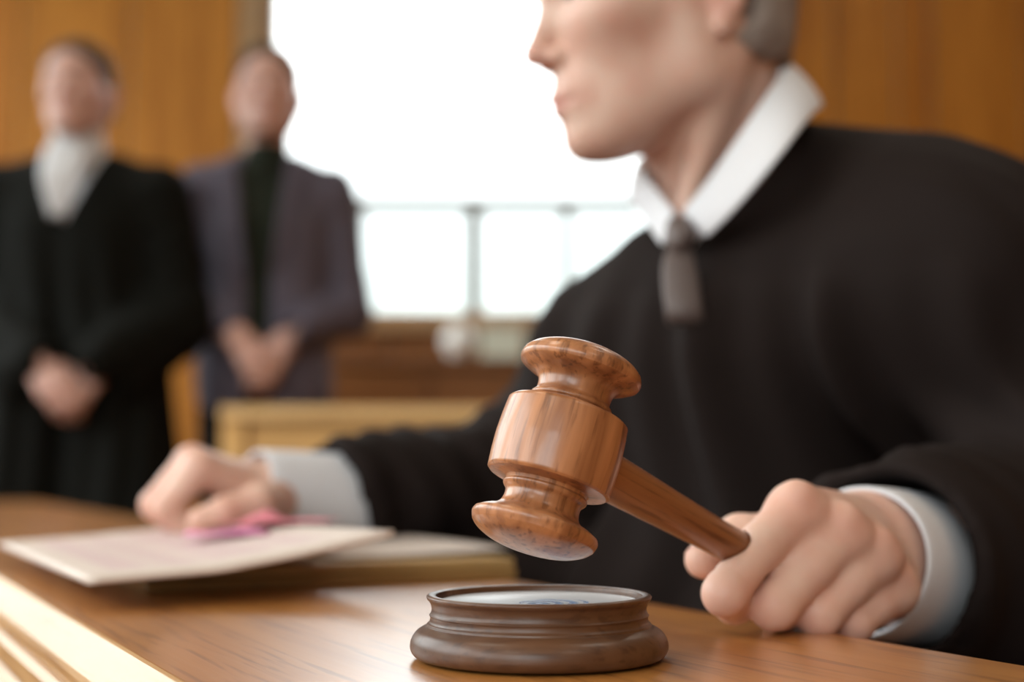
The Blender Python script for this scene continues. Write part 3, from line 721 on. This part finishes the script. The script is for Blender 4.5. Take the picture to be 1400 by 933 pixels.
# --- robe
sdir = unit(SL-SR).astype(np.float32); sdir[2] = 0; sdir = unit(sdir).astype(np.float32)
fdir = np.array([sdir[1], -sdir[0], 0], np.float32)        # chest direction (towards -x,-y)
if fdir[1] > 0: fdir = -fdir
def folds(p, amp, k=150.0):
    u = p@sdir; z = p[:, 2]; v = p@fdir
    w = u*k+1.4*np.sin(z*9+u*14)+0.8*np.sin(z*21+2+v*8)
    f = np.sin(w)*0.6+np.sin(w*0.53+1.3+3*z)*0.9
    return amp*f
cu0 = P(1176, 767, .731); cu1 = cu0+unit(P(1254, 779, .793)-cu0)*0.085
def robe_sdf(p, hollow=True):
    d = rc(p, (0.215, 1.14, 0.915), PV, 0.120, 0.150)
    d = smin(d, rc(p, SR+A(.030, -.010, -.018), SL+A(-.02, .02, -.004), 0.068, 0.082), 0.08)
    d = smin(d, rc(p, (0.225, 1.150, 1.022), (0.300, 1.03, 0.985), 0.062, 0.072), 0.05)
    d = smin(d, rc(p, (0.135, 1.165, 0.966), (0.088, 1.222, 0.926), 0.060, 0.060), 0.03)
    d = smin(d, rc(p, (0.235, 1.13, 1.052), (0.300, 1.04, 1.005), 0.046, 0.055), 0.04)
    d = smin(d, rc(p, PV+A(.05, -.05, -.01), kneeL, 0.105, 0.08), 0.06)
    d = smin(d, rc(p, PV+A(-.05, .05, -.01), kneeR, 0.105, 0.08), 0.06)
    d = smin(d, rc(p, kneeL, A(0.09, 0.84, 0.22), 0.078, 0.10), 0.05)
    d = smin(d, rc(p, kneeR, A(-0.08, 1.06, 0.22), 0.078, 0.10), 0.05)
    d = smin(d, rc(p, A(0.0, 0.94, 0.45), A(0.0, 0.96, 0.24), 0.07, 0.09), 0.05)
    d = smin(d, rc(p, (0.225, 1.165, 1.035), (0.165, 1.195, 0.985), 0.050, 0.050), 0.03)
    d = smin(d, rc(p, A(0.02, 1.27, 0.74), A(0.16, 1.12, 0.66), 0.070, 0.09), 0.04)
    yoke = 1/(1+np.exp(-(0.955-p[:, 2])/0.012))
    d = d+folds(p, 0.0105, 105)*yoke+0.0022*np.exp(-((p[:, 2]-0.962)/0.0035)**2)*(p@fdir > -9)
    # sleeves
    s = rc(p, SR+A(.018, 0, -.014), FE+A(0, 0, 0), 0.070, 0.066)
    s = smin(s, rc(p, SR+A(.01, .0, -.03), A(-0.005, 1.275, 0.795), 0.066, 0.060), 0.05)
    s = smin(s, rc(p, FE, lc0+unit(lc1-lc0)*0.085, 0.068, 0.052), 0.04)
    s = smin(s, rc(p, A(0.0, 1.30, 0.79), A(-0.075, 1.205, 0.800), 0.064, 0.050), 0.03)
    t = rc(p, SL+A(.006, -.004, -.002), EL, 0.079, 0.085)
    t = smin(t, rc(p, EL, cu0+unit(cu1-cu0)*0.045, 0.088, 0.059), 0.05)
    t = smin(t, rc(p, A(0.42, 0.96, 0.70), A(0.285, 0.825, 0.735), 0.085, 0.050), 0.04)
    # sleeve wrinkles
    ws = np.sin((p@np.array([70, -40, 55], np.float32))+2.2*np.sin(p[:, 2]*30))*0.0030+0.0022*np.sin(p@np.array([130, 90, 60], np.float32))
    s = s+ws*1.0; t = t+ws
    a1 = unit(cu1-cu0); s = smax(s, -((p-lc0.astype(np.float32))@(unit(lc1-lc0)+A(0, 0, 0.65)).astype(np.float32)-0.066), 0.006)
    t = smax(t, -((p-cu0.astype(np.float32))@a1.astype(np.float32)-0.026), 0.006)
    d = smin(d, smin(s, t, 0.02), 0.035)
    # neck opening and narrow v for the tie
    d = smax(d, -rc(p, NB+A(0.0, 0.0, 0.012), NB+A(-0.045, -0.03, 0.16), 0.058, 0.072), 0.008)
    # hollow the cuff ends
    d = smax(d, -rc(p, cu0-a1*0.05, cu0+a1*0.05, 0.0475, 0.0475), 0.004)
    fa = unit(lc1-lc0)
    d = smax(d, -rc(p, lc0-fa*0.05, lc0+fa*0.10, 0.0410, 0.0410), 0.004)
    # rests on the bench
    tt = p@N_.astype(np.float32)
    d = smax(d, -np.maximum(-(ZT+0.022-p[:, 2])*1.0, 0)*0-1e3, 0.001) if False else d
    block = np.maximum(np.maximum(tt-(T1+0.004), p[:, 2]-(ZT+0.002)), (ZT-0.036)-p[:, 2])
    d = smax(d, -block, 0.006)
    return d
robe = sdf_obj('robe', [dict(f=robe_sdf, lo=(-0.24, 0.70, 0.10), hi=(0.55, 1.50, 1.13), h=0.0055)], M['robe'], judge, relaxes=2)
def surf(px, py, f, d0=0.5, d1=2.0):
    Ds = np.linspace(d0, d1, 1500); r = ray(px, py); pts = (CAM[None]+Ds[:, None]*r[None]).astype(np.float32)
    v = f(pts); i = np.argmax(v < 0); return pts[i].astype(float), Ds[i]

# --- shirt collar: fold line and lower edge, lofted
def collar(name, foldp, lowp, inner, n=44):
    fo, lw, inn = catmull(foldp, n), catmull(lowp, n), catmull(inner, n)
    V, F = [], []
    K = 6
    for i in range(n):
        out = fo[i]+(unit(lw[i]-fo[i]))*0
        c = NB*0.5+HO*0.5
        o = unit((fo[i]+lw[i])/2-c); o[2] *= 0.3
        for k in range(K):
            t = k/(K-1); bulge = math.sin(math.pi*t)*0.003
            V.append(fo[i]*(1-t)+lw[i]*t+o*bulge)
    for i in range(n-1):
        for k in range(K-1): F.append((i*K+k, i*K+k+1, (i+1)*K+k+1, (i+1)*K+k))
    base = len(V)
    for i in range(n): V.append(fo[i]); V.append(inn[i])
    for i in range(n-1): F.append((base+2*i, base+2*i+2, base+2*i+3, base+2*i+1))
    o = link(name, mesh(name, V, F, True), M['cotton'], judge)
    m = o.modifiers.new('thick', 'SOLIDIFY'); m.thickness = 0.0024; m.offset = 0
    m = o.modifiers.new('sub', 'SUBSURF'); m.levels = 1; m.render_levels = 1
    return o
fold_line = [P(932, 290, 1.062), P(968, 245, 1.042), P(1020, 170, 1.035), P(1062, 108, 1.062), P(1080, 88, 1.115), P(1066, 90, 1.180), P(1010, 115, 1.215), P(945, 165, 1.215), P(892, 205, 1.180), P(872, 222, 1.140), P(886, 242, 1.108), P(912, 276, 1.080), P(924, 290, 1.068)]
low_line = [P(965, 327, 1.040), P(1010, 282, 1.012), P(1068, 212, 1.000), P(1108, 160, 1.035), P(1126, 145, 1.090), P(1106, 150, 1.170), P(1045, 168, 1.215), P(950, 205, 1.225), P(885, 245, 1.200), P(862, 272, 1.160), P(872, 288, 1.125), P(888, 312, 1.096), P(906, 338, 1.066)]
inner_line = [q+(A(0.185, 1.13, 0)-A(q[0], q[1], 0))*0.05-A(0, 0, 0.035) for q in fold_line]
collar('shirt_collar', fold_line, low_line, inner_line)
# --- tie: knot and blade
def strip(name, rows, material, parent, thick=0.003, sub=1, smooth=True):
    V, F = [], []; n = len(rows[0])
    for r in rows: V += list(r)
    for i in range(len(rows)-1):
        for k in range(n-1): F.append((i*n+k, i*n+k+1, (i+1)*n+k+1, (i+1)*n+k))
    o = link(name, mesh(name, V, F, smooth), material, parent)
    m = o.modifiers.new('thick', 'SOLIDIFY'); m.thickness = thick; m.offset = 0
    if sub: m = o.modifiers.new('sub', 'SUBSURF'); m.levels = sub; m.render_levels = sub
    return o
tie = empty('tie', tuple(P(930, 320, 1.05))); tie.parent = judge; tie.matrix_parent_inverse = judge.matrix_local.inverted()
def tie_rows(spec, lift):
    rows = []
    for (y, x0, x1) in spec:
        row = []
        for k in range(7):
            x = x0+(x1-x0)*k/6
            q, D = surf(x, y, robe_sdf)
            D = min(D, 1.10)
            bul = math.sin(math.pi*k/6)
            row.append(P(x, y, D-lift*(0.4+0.6*bul)))
        rows.append(row)
    return rows
def knot_rows(spec, D0s, bul_):
    rows = []
    for (y, x0, x1), D0 in zip(spec, D0s):
        rows.append([P(x0+(x1-x0)*k/6, y, D0-bul_*math.sin(math.pi*k/6)) for k in range(7)])
    return rows
strip('tie_knot', knot_rows([(296, 918, 938), (305, 912, 948), (320, 908, 954), (334, 910, 950), (342, 914, 944)], [1.062, 1.052, 1.046, 1.046, 1.050], 0.012), M['tie'], tie, 0.004)
_ds = {y: min(surf(920, y, robe_sdf)[1], surf(935, y, robe_sdf)[1], surf(950, y, robe_sdf)[1]) for y in range(366, 450, 8)}
_ln = lambda y: 1.046+(_ds[430]-1.046)*(y-350)/80
_sh = max(0, max(_ln(y)-_ds[y] for y in _ds if y < 440))+0.003
DT = lambda y: _ln(y)-_sh
strip('tie_blade', knot_rows([(338, 913, 945), (350, 908, 948), (366, 905, 952), (382, 905, 956), (400, 906, 958), (416, 908, 960), (432, 910, 962), (446, 912, 964)], [1.048, DT(350), DT(366), DT(382), DT(400), DT(416), DT(432), DT(446)+.012], 0.003), M['tie'], tie, 0.003)
# --- cuffs
def cuff(c0, c1, r0, r1, parent, squash=0.9):
    ax = unit(c1-c0); u = unit(np.cross(ax, A(0, 0, 1))); v = np.cross(u, ax); V, F = [], []; n = 48; K = 8
    prof = [(0.012, -0.0022), (0.003, -0.0022), (0.0, -0.0012), (0.0, 0.0006), (0.0015, 0.0012)]
    L = np.linalg.norm(c1-c0)
    rows = [(s, dr) for s, dr in prof]+[(L*0.5, 0.0016), (L, 0.001)]
    for s, dr in rows:
        r = r0+(r1-r0)*min(s/L, 1)+dr
        for i in range(n):
            a = 2*math.pi*i/n; wob = 1+0.012*math.sin(3*a+s*40)
            V.append(c0+ax*s+(u*math.cos(a)*squash+v*math.sin(a))*r*wob)
    for j in range(len(rows)-1):
        for i in range(n): F.append((j*n+i, j*n+(i+1) % n, (j+1)*n+(i+1) % n, (j+1)*n+i))
    o = link('shirt_cuff', mesh('shirt_cuff', V, F, True), M['cotton'], parent)
    m = o.modifiers.new('sub', 'SUBSURF'); m.levels = 1; m.render_levels = 1
    return o
cuff(cu0, cu1, 0.0380, 0.0420, judge, 0.95)
cuff(lc0, lc1, 0.0325, 0.0365, judge, 1.0)
# shoes
for q, dr in ((A(0.10, 0.84, 0), A(-.6, -.75, 0)), (A(-0.06, 1.06, 0), A(-.8, -.55, 0))):
    d = unit(dr); cps = [(q+A(0, 0, .055)-d*0.03, q+d*0.06+A(0, 0, .05), .045, .042, .03), (q+d*0.06+A(0, 0, .045), q+d*0.17+A(0, 0, .036), .042, .034, .03)]
    l0, h0 = caps_bounds(cps, 0.01); l0[2] = -0.01; base = caps_sdf(cps)
    sdf_obj('shoe', [dict(f=lambda p, b=base: smax(b(p), 0.003-p[:, 2], 0.006), lo=l0, hi=h0, h=0.006)], M['shoe'], judge)
# chair
chair = empty('judge_chair', (0.28, 1.24, 0), 'black leather swivel chair mostly hidden under the seated man in the robe', 'chair')
RZ = Matrix.Rotation(math.atan2(sdir[1], sdir[0]), 3, 'Z')
bk = -fdir.astype(float)
sc_ = A(0.27, 1.215, 0)
box('seat', tuple(sc_+A(0, 0, 0.36)), (0.46, 0.46, 0.08), M['leather'], chair, RZ, 0.02)
box('backrest', tuple(sc_+bk*0.27+A(0, 0, 0.62)), (0.40, 0.06, 0.40), M['leather'], chair, RZ, 0.02)
box('back_bracket', tuple(sc_+bk*0.29+A(0, 0, 0.40)), (0.06, 0.02, 0.24), M['iron'], chair, RZ, 0.003)
cm = Matrix.Translation(Vector(sc_))
lathe('column', [(0, 0.06), (0.028, 0.06), (0.028, 0.20), (0.02, 0.20), (0.02, 0.325), (0, 0.325)], M['iron'], chair, cm, 24)
for k in range(5):
    a = k*2*math.pi/5+0.3; dr = A(math.cos(a), math.sin(a), 0)
    R = Matrix.Rotation(a, 3, 'Z')
    leg = box('leg', tuple(sc_+dr*0.15+A(0, 0, 0.075)), (0.28, 0.04, 0.03), M['iron'], chair, R, 0.006)
    bm = bmesh.new(); bmesh.ops.create_cone(bm, cap_ends=True, segments=20, radius1=0.028, radius2=0.028, depth=0.03, matrix=Matrix.Translation(Vector(sc_+dr*0.275+A(0, 0, 0.029))) @ R.to_4x4() @ Matrix.Rotation(math.pi/2, 4, 'X'))
    bm_obj('caster', bm, M['shoe'], leg, True)

# ================================================================== PAPERS ON THE BENCH
def sheet_block(name, t0, t1, s0, s1, z0, z1, m, label, cat, group=None, rot=0.0):
    c = st((s0+s1)/2, (t0+t1)/2)
    mm = Matrix.Translation(Vector((c[0], c[1], 0))) @ DM @ Matrix.Rotation(rot, 4, 'Z')
    o = box(name, (0, 0, (z0+z1)/2), (t1-t0, s1-s0, z1-z0), m, None, None, min(0.0008, (z1-z0)/4), mm)
    return tag(o, label, cat, group)
c0 = Q(200, 813, ZT); tA = c0@N_; sA = c0@D_
tB = tA+0.245
sheet_block('folder', tA, tB, sA, sA+0.33, ZT+0.0006, ZT+0.0075, M['folder_dark'], 'thick brown card folder, lowest of the pile under the resting fist', 'folder')
sheet_block('folder', tA+0.004, tB-0.002, sA+0.002, sA+0.335, ZT+0.0081, ZT+0.0140, M['folder'], 'tan card folder in the middle of the pile, above the brown one', 'folder', rot=0.01)
# loose pale sheet on the right half of the folders
def curved_sheet(name, corner, tw, sw, zf, m, label, cat, rot=0, thick=0.0006, nt=26, ns=12, uv=False):
    c, s_ = math.cos(rot), math.sin(rot); n2 = N_*c+D_*s_; d2 = D_*c-N_*s_
    V, F, UV = [], [], []
    for i in range(nt+1):
        for j in range(ns+1):
            a, b = i/nt, j/ns; q = corner+n2*(a*tw)+d2*(b*sw); V.append((q[0], q[1], zf(a, b))); UV.append((a, b))
    for i in range(nt):
        for j in range(ns): F.append((i*(ns+1)+j, (i+1)*(ns+1)+j, (i+1)*(ns+1)+j+1, i*(ns+1)+j+1))
    me = mesh(name, V, F, True)
    uvl = me.uv_layers.new(name='UVMap')
    for lp in me.loops: uvl.data[lp.index].uv = UV[lp.vertex_index]
    o = link(name, me, m)
    md = o.modifiers.new('thick', 'SOLIDIFY'); md.thickness = thick; md.offset = 0
    return tag(o, label, cat)
pc = st(sA+0.03, tA+0.13, 0)
curved_sheet('paper_sheet', pc, 0.125, 0.29, lambda a, b: ZT+0.0156+0.003*a*a+0.001*math.sin(5*b), M['paper'], 'pale loose sheet lying on the folders at the right end of the pile', 'paper')
k0 = Q(120, 805, ZT+0.012); t_k, s_k = k0@N_, k0@D_
def booklet_z(a, b): return ZT+0.0125+0.0045*min(a/0.5, 1)+0.0175*max(0, (a-0.40)/0.60)**1.3*(1-0.55*b)
bk_w = 0.172
bkl = curved_sheet('document', A(k0[0], k0[1], 0), bk_w, 0.385, lambda a, b: booklet_z(a, b)+0.0028, M['printed'], 'open cream document with mauve print under the resting fist, its right edge lifting', 'document', thick=0.0032)
# small pink notes beside the fist
def note(px, py, m, w, l, rot, h, label):
    g = Q(px, py, ZT+0.021); V, F = [], []
    c, s_ = math.cos(rot), math.sin(rot)
    aa = ((g@N_)-t_k)/bk_w; bb = ((g@D_)-s_k)/0.385
    zb = booklet_z(min(max(aa, 0), 1), min(max(bb, 0), 1))+0.0057
    for i in range(9):
        for j in range(5):
            a, b = i/8-0.5, j/4-0.5; x = a*l; y = b*w
            z = zb+h*(math.sin(a*6+rot)*0.5+0.5)*(0.6+0.4*math.cos(b*5))+0.002
            V.append((g[0]+x*c-y*s_, g[1]+x*s_+y*c, z))
    for i in range(8):
        for j in range(4): F.append((i*5+j, (i+1)*5+j, (i+1)*5+j+1, i*5+j+1))
    o = link('paper_note', mesh('paper_note', V, F, True), m); md = o.modifiers.new('thick', 'SOLIDIFY'); md.thickness = 0.0005
    return tag(o, label, 'note')
note(312, 748, M['pink'], 0.050, 0.055, 0.1, 0.003, 'magenta paper note lying flat beside the resting fist')
note(350, 742, M['rose'], 0.045, 0.042, 0.5, 0.010, 'crumpled rose red paper note standing up in front of the resting thumb')
note(400, 744, M['rose'], 0.045, 0.06, -0.1, 0.001, 'flat rose red paper note in front of the shirt cuff, on the document')

# ================================================================== BACKGROUND FURNITURE
pD = 2.6
xL_, xR_ = P(306, 560, pD)[0], 0.62; zt = P(500, 557, pD)[2]
pew = empty('wooden_bench', ((xL_+xR_)/2, pD+0.15, 0), 'light oak bench with panelled back standing behind the resting arm', 'bench')
box('top_rail', ((xL_+xR_)/2, pD, zt-0.012), (xR_-xL_, 0.07, 0.024), M['pew_rail'], pew)
for x in (xL_+0.022, xR_-0.022): box('end_post', (x, pD, (zt-0.0245)/2), (0.044, 0.05, zt-0.0255), M['pew'], pew)
nP = 2
for i in range(nP):
    a = xL_+0.046+(xR_-xL_-0.092)*i/nP; b = xL_+0.046+(xR_-xL_-0.092)*(i+1)/nP
    box('back_panel', ((a+b)/2, pD, 0.30+(zt-0.325)/2), (b-a-0.004, 0.022, zt-0.326), M['pew'], pew)
box('seat', ((xL_+xR_)/2, pD+0.215, 0.43), (xR_-xL_-0.095, 0.38, 0.03), M['pew'], pew)
for x in (xL_+0.07, xR_-0.07): box('leg', (x, pD+0.37, 0.207), (0.04, 0.04, 0.412), M['pew'], pew)
# sideboard under the window with two pale things on it
sD = 4.86
zs = P(650, 489, 4.72)[2]; sx0, sx1 = -0.62, 0.42
sbd = empty('sideboard', ((sx0+sx1)/2, 4.95, 0), 'dark brown wooden sideboard standing under the window', 'sideboard')
box('body', ((sx0+sx1)/2, 4.93, (zs-0.03)/2), (sx1-sx0, 0.38, zs-0.032), M['sidebd_shade'], sbd)
box('top', ((sx0+sx1)/2, 4.93, zs-0.015), (sx1-sx0+0.03, 0.42, 0.03), M['sidebd_shade'], sbd)
for i in range(3):
    a = sx0+(sx1-sx0)*i/3; b = sx0+(sx1-sx0)*(i+1)/3
    dd = box('door', ((a+b)/2, 4.73, (zs-0.03)/2+0.03), (b-a-0.012, 0.018, zs-0.14), M['sidebd_shade'], sbd)
    bm = bmesh.new(); bmesh.ops.create_uvsphere(bm, u_segments=16, v_segments=10, radius=0.014, matrix=Matrix.Translation((b-0.04, 4.705, zs*0.6)))
    bm_obj('knob', bm, M['iron'], dd, True)
vx = P(627, 465, 4.85)[0]
vz = zs
vm = Matrix.Translation((vx, 4.86, zs))
vase = empty('bowl_vase', (vx, 4.86, zs), 'round white porcelain vase on the sideboard, left of the pale card box', 'vase')
lathe('bowl', smooth_profile([(0, 0.001), (0.03, 0.001), (0.034, 0.006), (0.054, 0.035), (0.060, 0.062), (0.052, 0.090), (0.034, 0.106), (0.032, 0.114), (0.036, 0.120), (0.033, 0.120), (0.028, 0.112), (0.030, 0.100), (0.048, 0.085), (0.054, 0.060), (0.03, 0.012), (0, 0.010)], 4), M['porcelain'], vase, vm, 48)
lathe('rim', [(0.0325, 0.1205), (0.0370, 0.1205), (0.0385, 0.1225), (0.0370, 0.1245), (0.0325, 0.1245), (0.0310, 0.1225), (0.0325, 0.1205)], M['porcelain'], vase, vm, 48)
bx_ = empty('card_box', (P(686, 465, 4.85)[0], 4.87, zs), 'pale green card box on the sideboard, right of the round white vase', 'box')
xb = P(686, 465, 4.85)[0]
box('carton', (xb, 4.87, zs+0.046), (0.150, 0.10, 0.088), M['card'], bx_)
box('lid', (xb, 4.87, zs+0.102), (0.158, 0.108, 0.022), M['card'], bx_)

# ================================================================== STANDING MEN
def standing(x, y, height, label, robed, hair, skinm, hz, lean=0.0, wide=1.0, hx=0.0):
    root = empty('person', (x, y, 0), label, 'person')
    k = height/1.80
    B = Matrix.Translation((x, y, 0)) @ Matrix.Rotation(lean, 4, 'Z') @ Matrix.Diagonal((k*wide, k, k, 1))
    Bh = Matrix.Translation((x, y, 0)) @ Matrix.Rotation(lean, 4, 'Z') @ Matrix.Diagonal((k, k, k, 1))
    HMx = Bh @ Matrix.Translation((0, -0.005, 1.665)) @ Matrix.Rotation(math.pi, 4, 'Z')
    hz /= k
    def hd(p):
        d = head_sdf(p); return smin(d, rc(p, (0, -0.020, -0.03), (0, -0.03, -0.20), 0.050, 0.060), 0.022)
    # clasped hands: right over left
    Wr, Wl = A(hx-0.062, -0.175, hz+0.045), A(hx+0.062, -0.175, hz+0.045)
    cr = hand_caps(Wr, A(0.62, -0.30, -0.72), A(0.25, -0.95, 0.20), A(0.5, 0.1, 0.85), [(.45, .9, .6)]*4, 0.95)
    cl = hand_caps(Wl, A(-0.66, -0.12, -0.72), A(-0.2, -0.95, 0.20), A(-0.5, 0.2, 0.85), [(.45, .8, .5)]*4, 0.95)
    cl = [(a+A(0, .030, -.012), b+A(0, .030, -.012), r1, r2, kk) for a, b, r1, r2, kk in cl]
    Er, El = A(-0.235, 0.03, 1.16), A(0.235, 0.03, 1.16)
    cr.append((Wr, Wr+unit(Er-Wr)*0.08, 0.026, 0.030, .02)); cl.append((Wl+A(0, .03, -.012), Wl+unit(El-Wl)*0.08, 0.026, 0.030, .02))
    hc = cr+cl; l1, h1 = caps_bounds(hc)
    body = [(A(0, 0.03, 1.50), A(0, 0.03, 1.36), .045, .07, .03), (A(-0.17, 0.03, 1.44), A(0.17, 0.03, 1.44), .042, .042, .03), (A(-.05, .01, 1.33), A(-.05, .02, 1.0), .085, .08, .05), (A(.05, .01, 1.33), A(.05, .02, 1.0), .085, .08, .05),
            (A(-0.185, 0.02, 1.44), Er, .048, .038, .03), (Er, Wr+unit(Er-Wr)*.05, .036, .026, .02), (A(0.185, 0.02, 1.44), El, .048, .038, .03), (El, Wl+unit(El-Wl)*.05, .036, .026, .02),
            (A(-.09, .02, .95), A(-.10, .01, .50), .08, .055, .03), (A(.09, .02, .95), A(.10, .01, .50), .08, .055, .03), (A(-.10, .01, .50), A(-.10, .03, .09), .055, .036, .03), (A(.10, .01, .50), A(.10, .03, .09), .055, .036, .03)]
    l2, h2 = caps_bounds(body, .02)
    sdf_obj('body', [dict(f=hd, lo=(-0.105, -0.125, -0.24), hi=(0.105, 0.140, 0.150), h=0.004, M=HMx, tint=head_tint),
                     dict(f=caps_sdf(hc), lo=l1, hi=h1, h=0.0036, M=B), dict(f=caps_sdf(body), lo=l2, hi=h2, h=0.016, M=B)], skinm, root)
    face_extras(root, HMx, hair, 0.006)
    def torso(p, g=0.0):
        q = p.copy(); q[:, 0] = np.abs(p[:, 0])
        d = rc(q, (0.05, 0.015, 1.34), (0.045, 0.02, 1.02), .115+g, .110+g)
        d = smin(d, rc(q, (0.0, 0.02, 1.455), (0.175, 0.02, 1.435), .062+g, .060+g), 0.07)
        d = smin(d, rc(q, (0.0, 0.03, 1.50), (0.10, 0.03, 1.46), .062+g, .06+g), 0.03)
        return d
    def sleeves(p, g=0.0, bell=0.0):
        out = None
        for s_, E, Wx in ((-1, Er, Wr), (1, El, Wl)):
            d = smin(rc(p, (s_*0.188, 0.02, 1.438), E, .062+g, .055+g+bell*.3), rc(p, E, Wx+unit(E-Wx)*0.012, .055+g+bell*.5, .036+g*.5+bell*.6), .03)
            if bell: d = smin(d, rc(p, E+A(0, 0, -.05), Wx+unit(E-Wx)*0.07+A(s_*0.02, 0.02, -0.07), .06, .04), .04)
            out = d if out is None else np.minimum(out, d)
        return out+0.003*np.sin(p[:, 2]*80+3*np.sin(p[:, 1]*30+p[:, 0]*20))
    neckcut = lambda p: rc(p, (0, 0.02, 1.52), (0, 0.0, 1.70), .064, .085)
    if robed:
        def f(p):
            d = torso(p, 0.012)
            q = p.copy(); q[:, 0] = np.abs(p[:, 0])
            d = smin(d, rc(q, (0.08, 0.03, 1.05), (0.14, 0.03, 0.42), .13, .15), .08)
            d = d+0.007*np.sin(p[:, 0]*75+2*np.sin(p[:, 2]*5)+p[:, 1]*30)*np.clip((1.40-p[:, 2])/0.2, 0, 1)
            d = smin(d, sleeves(p, .014, .018), .03)
            d = smax(d, -neckcut(p), .01)
            vv = np.maximum(np.abs(p[:, 0])-(p[:, 2]-1.355)*0.38, p[:, 1]+0.0)
            d = smax(d, -vv, .008)
            cuffs = np.minimum(rc(p, Wr, Wr+unit(Er-Wr)*.10, .036, .036), rc(p, Wl, Wl+unit(El-Wl)*.10, .036, .036))
            d = smax(d, -cuffs, .008)
            return smax(d, 0.30-p[:, 2], .01)
        sdf_obj('robe', [dict(f=f, lo=(-.40, -.30, .26), hi=(.40, .26, 1.60), h=0.010, M=B)], M['robe2'], root, relaxes=2)
        fs = lambda p: smax(smax(smin(torso(p, -0.004), rc(p, (0, .015, 1.5), (0, .005, 1.575), .064, .062), .01), -(rc(p, (0, .02, 1.50), (0, .0, 1.70), .056, .060)), .004), 1.1-p[:, 2], .01)
        sdf_obj('shirt', [dict(f=fs, lo=(-.30, -.22, 1.06), hi=(.30, .20, 1.66), h=0.007, M=B)], M['cotton'], root)
        # jabot hanging in the v of the robe
        V, F = [], []
        for i in range(14):
            t = i/13; z = 1.545-0.175*t; w = 0.043+0.008*math.sin(t*3); w *= (1-0.7*t**1.6)
            for j in range(13):
                u = j/12*2-1; V.append(B @ Vector((u*w, -0.085-0.045*min(1, t*2.2)+0.004*math.sin(u*11+t*2)-0.004*(1-u*u), z-0.006*abs(u))))
        for i in range(13):
            for j in range(12): F.append((i*13+j, i*13+j+1, (i+1)*13+j+1, (i+1)*13+j))
        o = link('jabot', mesh('jabot', V, F, True), M['cotton'], root); md = o.modifiers.new('t', 'SOLIDIFY'); md.thickness = 0.003
    else:
        def f(p):
            d = torso(p, 0.012)
            q = p.copy(); q[:, 0] = np.abs(p[:, 0])
            d = smin(d, rc(q, (0.055, 0.02, 1.10), (0.065, 0.02, 0.955), .118, .122), .05)
            d = d+0.003*np.sin(p[:, 2]*40+p[:, 0]*25)
            d = smin(d, sleeves(p, .006), .02)
            d = smax(d, -neckcut(p), .01)
            slot = np.maximum(np.abs(p[:, 0]+0.012)-(0.030+np.clip(p[:, 2]-1.22, 0, 1)*0.13), p[:, 1]+0.02)
            d = smax(d, -slot, .006)
            cuffs = np.minimum(rc(p, Wr, Wr+unit(Er-Wr)*.08, .033, .033), rc(p, Wl, Wl+unit(El-Wl)*.08, .033, .033))
            d = smax(d, -cuffs, .006)
            return smax(d, 0.90-p[:, 2], .008)
        sdf_obj('jacket', [dict(f=f, lo=(-.36, -.30, .86), hi=(.36, .22, 1.60), h=0.008, M=B)], M['jacket'], root, relaxes=2)
        fs = lambda p: smax(smax(smin(torso(p, -0.006), rc(p, (0, .018, 1.49), (0, .010, 1.520), .068, .066), .01), -(rc(p, (0, .02, 1.50), (0, .0, 1.70), .053, .057)), .004), 0.97-p[:, 2], .01)
        sdf_obj('sweater', [dict(f=fs, lo=(-.30, -.22, .93), hi=(.30, .20, 1.62), h=0.0055, M=B)], M['sweater'], root)
        # lapels
        for s_ in (-1, 1):
            rows = []
            for i in range(10):
                t = i/9; z = 1.50-0.27*t; x0 = s_*(0.030+max(0, z-1.22)*0.13+0.004)-0.012; wd = s_*(0.045*(1-t)**0.6+0.004)
                rows.append([np.array((B @ Vector((x0+wd*u, -0.095-0.045*min(1, t*1.6)+0.02*u*(0.6), z-0.012*u)))) for u in (0, .35, .7, 1)])
            strip('lapel', rows, M['jacket'], root, 0.004, 1)
    def fl(p):
        q = p.copy(); q[:, 0] = np.abs(p[:, 0])
        d = smin(rc(q, (.085, .02, .98), (.10, .01, .50), .098, .075), rc(q, (.10, .01, .50), (.10, .03, .10), .075, .066), .03)
        return smax(smax(d, .035-p[:, 2], .008), p[:, 2]-1.02, .01)
    sdf_obj('trousers', [dict(f=fl, lo=(-.23, -.12, .02), hi=(.23, .16, 1.04), h=0.012, M=B)], M['trousers'], root)
    for s_ in (-1, 1):
        cps = [(A(s_*.10, .05, .045), A(s_*.105, -.05, .045), .042, .040, .03), (A(s_*.105, -.05, .042), A(s_*.115, -.15, .034), .040, .032, .03)]
        l0, h0 = caps_bounds(cps, .01); base = caps_sdf(cps)
        sdf_obj('shoe', [dict(f=lambda p, b=base: smax(b(p), .002-p[:, 2], .006), lo=l0-.01, hi=h0, h=0.008, M=B)], M['shoe'], root)
    return root
p1 = P(99, 130, 3.32)
standing(p1[0], p1[1]+0.05, 1.82, 'man in black gown with white neckband standing at far left, hands clasped', True, M['hair_brown'], M['skin2'], P(93, 522, 3.15)[2], hx=0.04)
p2 = P(352, 120, 3.56)
standing(P(362, 130, 3.56)[0], p2[1]+0.05, 1.88, 'man in plum grey jacket over dark green sweater standing left of the window, hands clasped', False, M['hair_brown'], M['skin2'], P(342, 488, 3.4)[2], lean=0.12, wide=0.86)
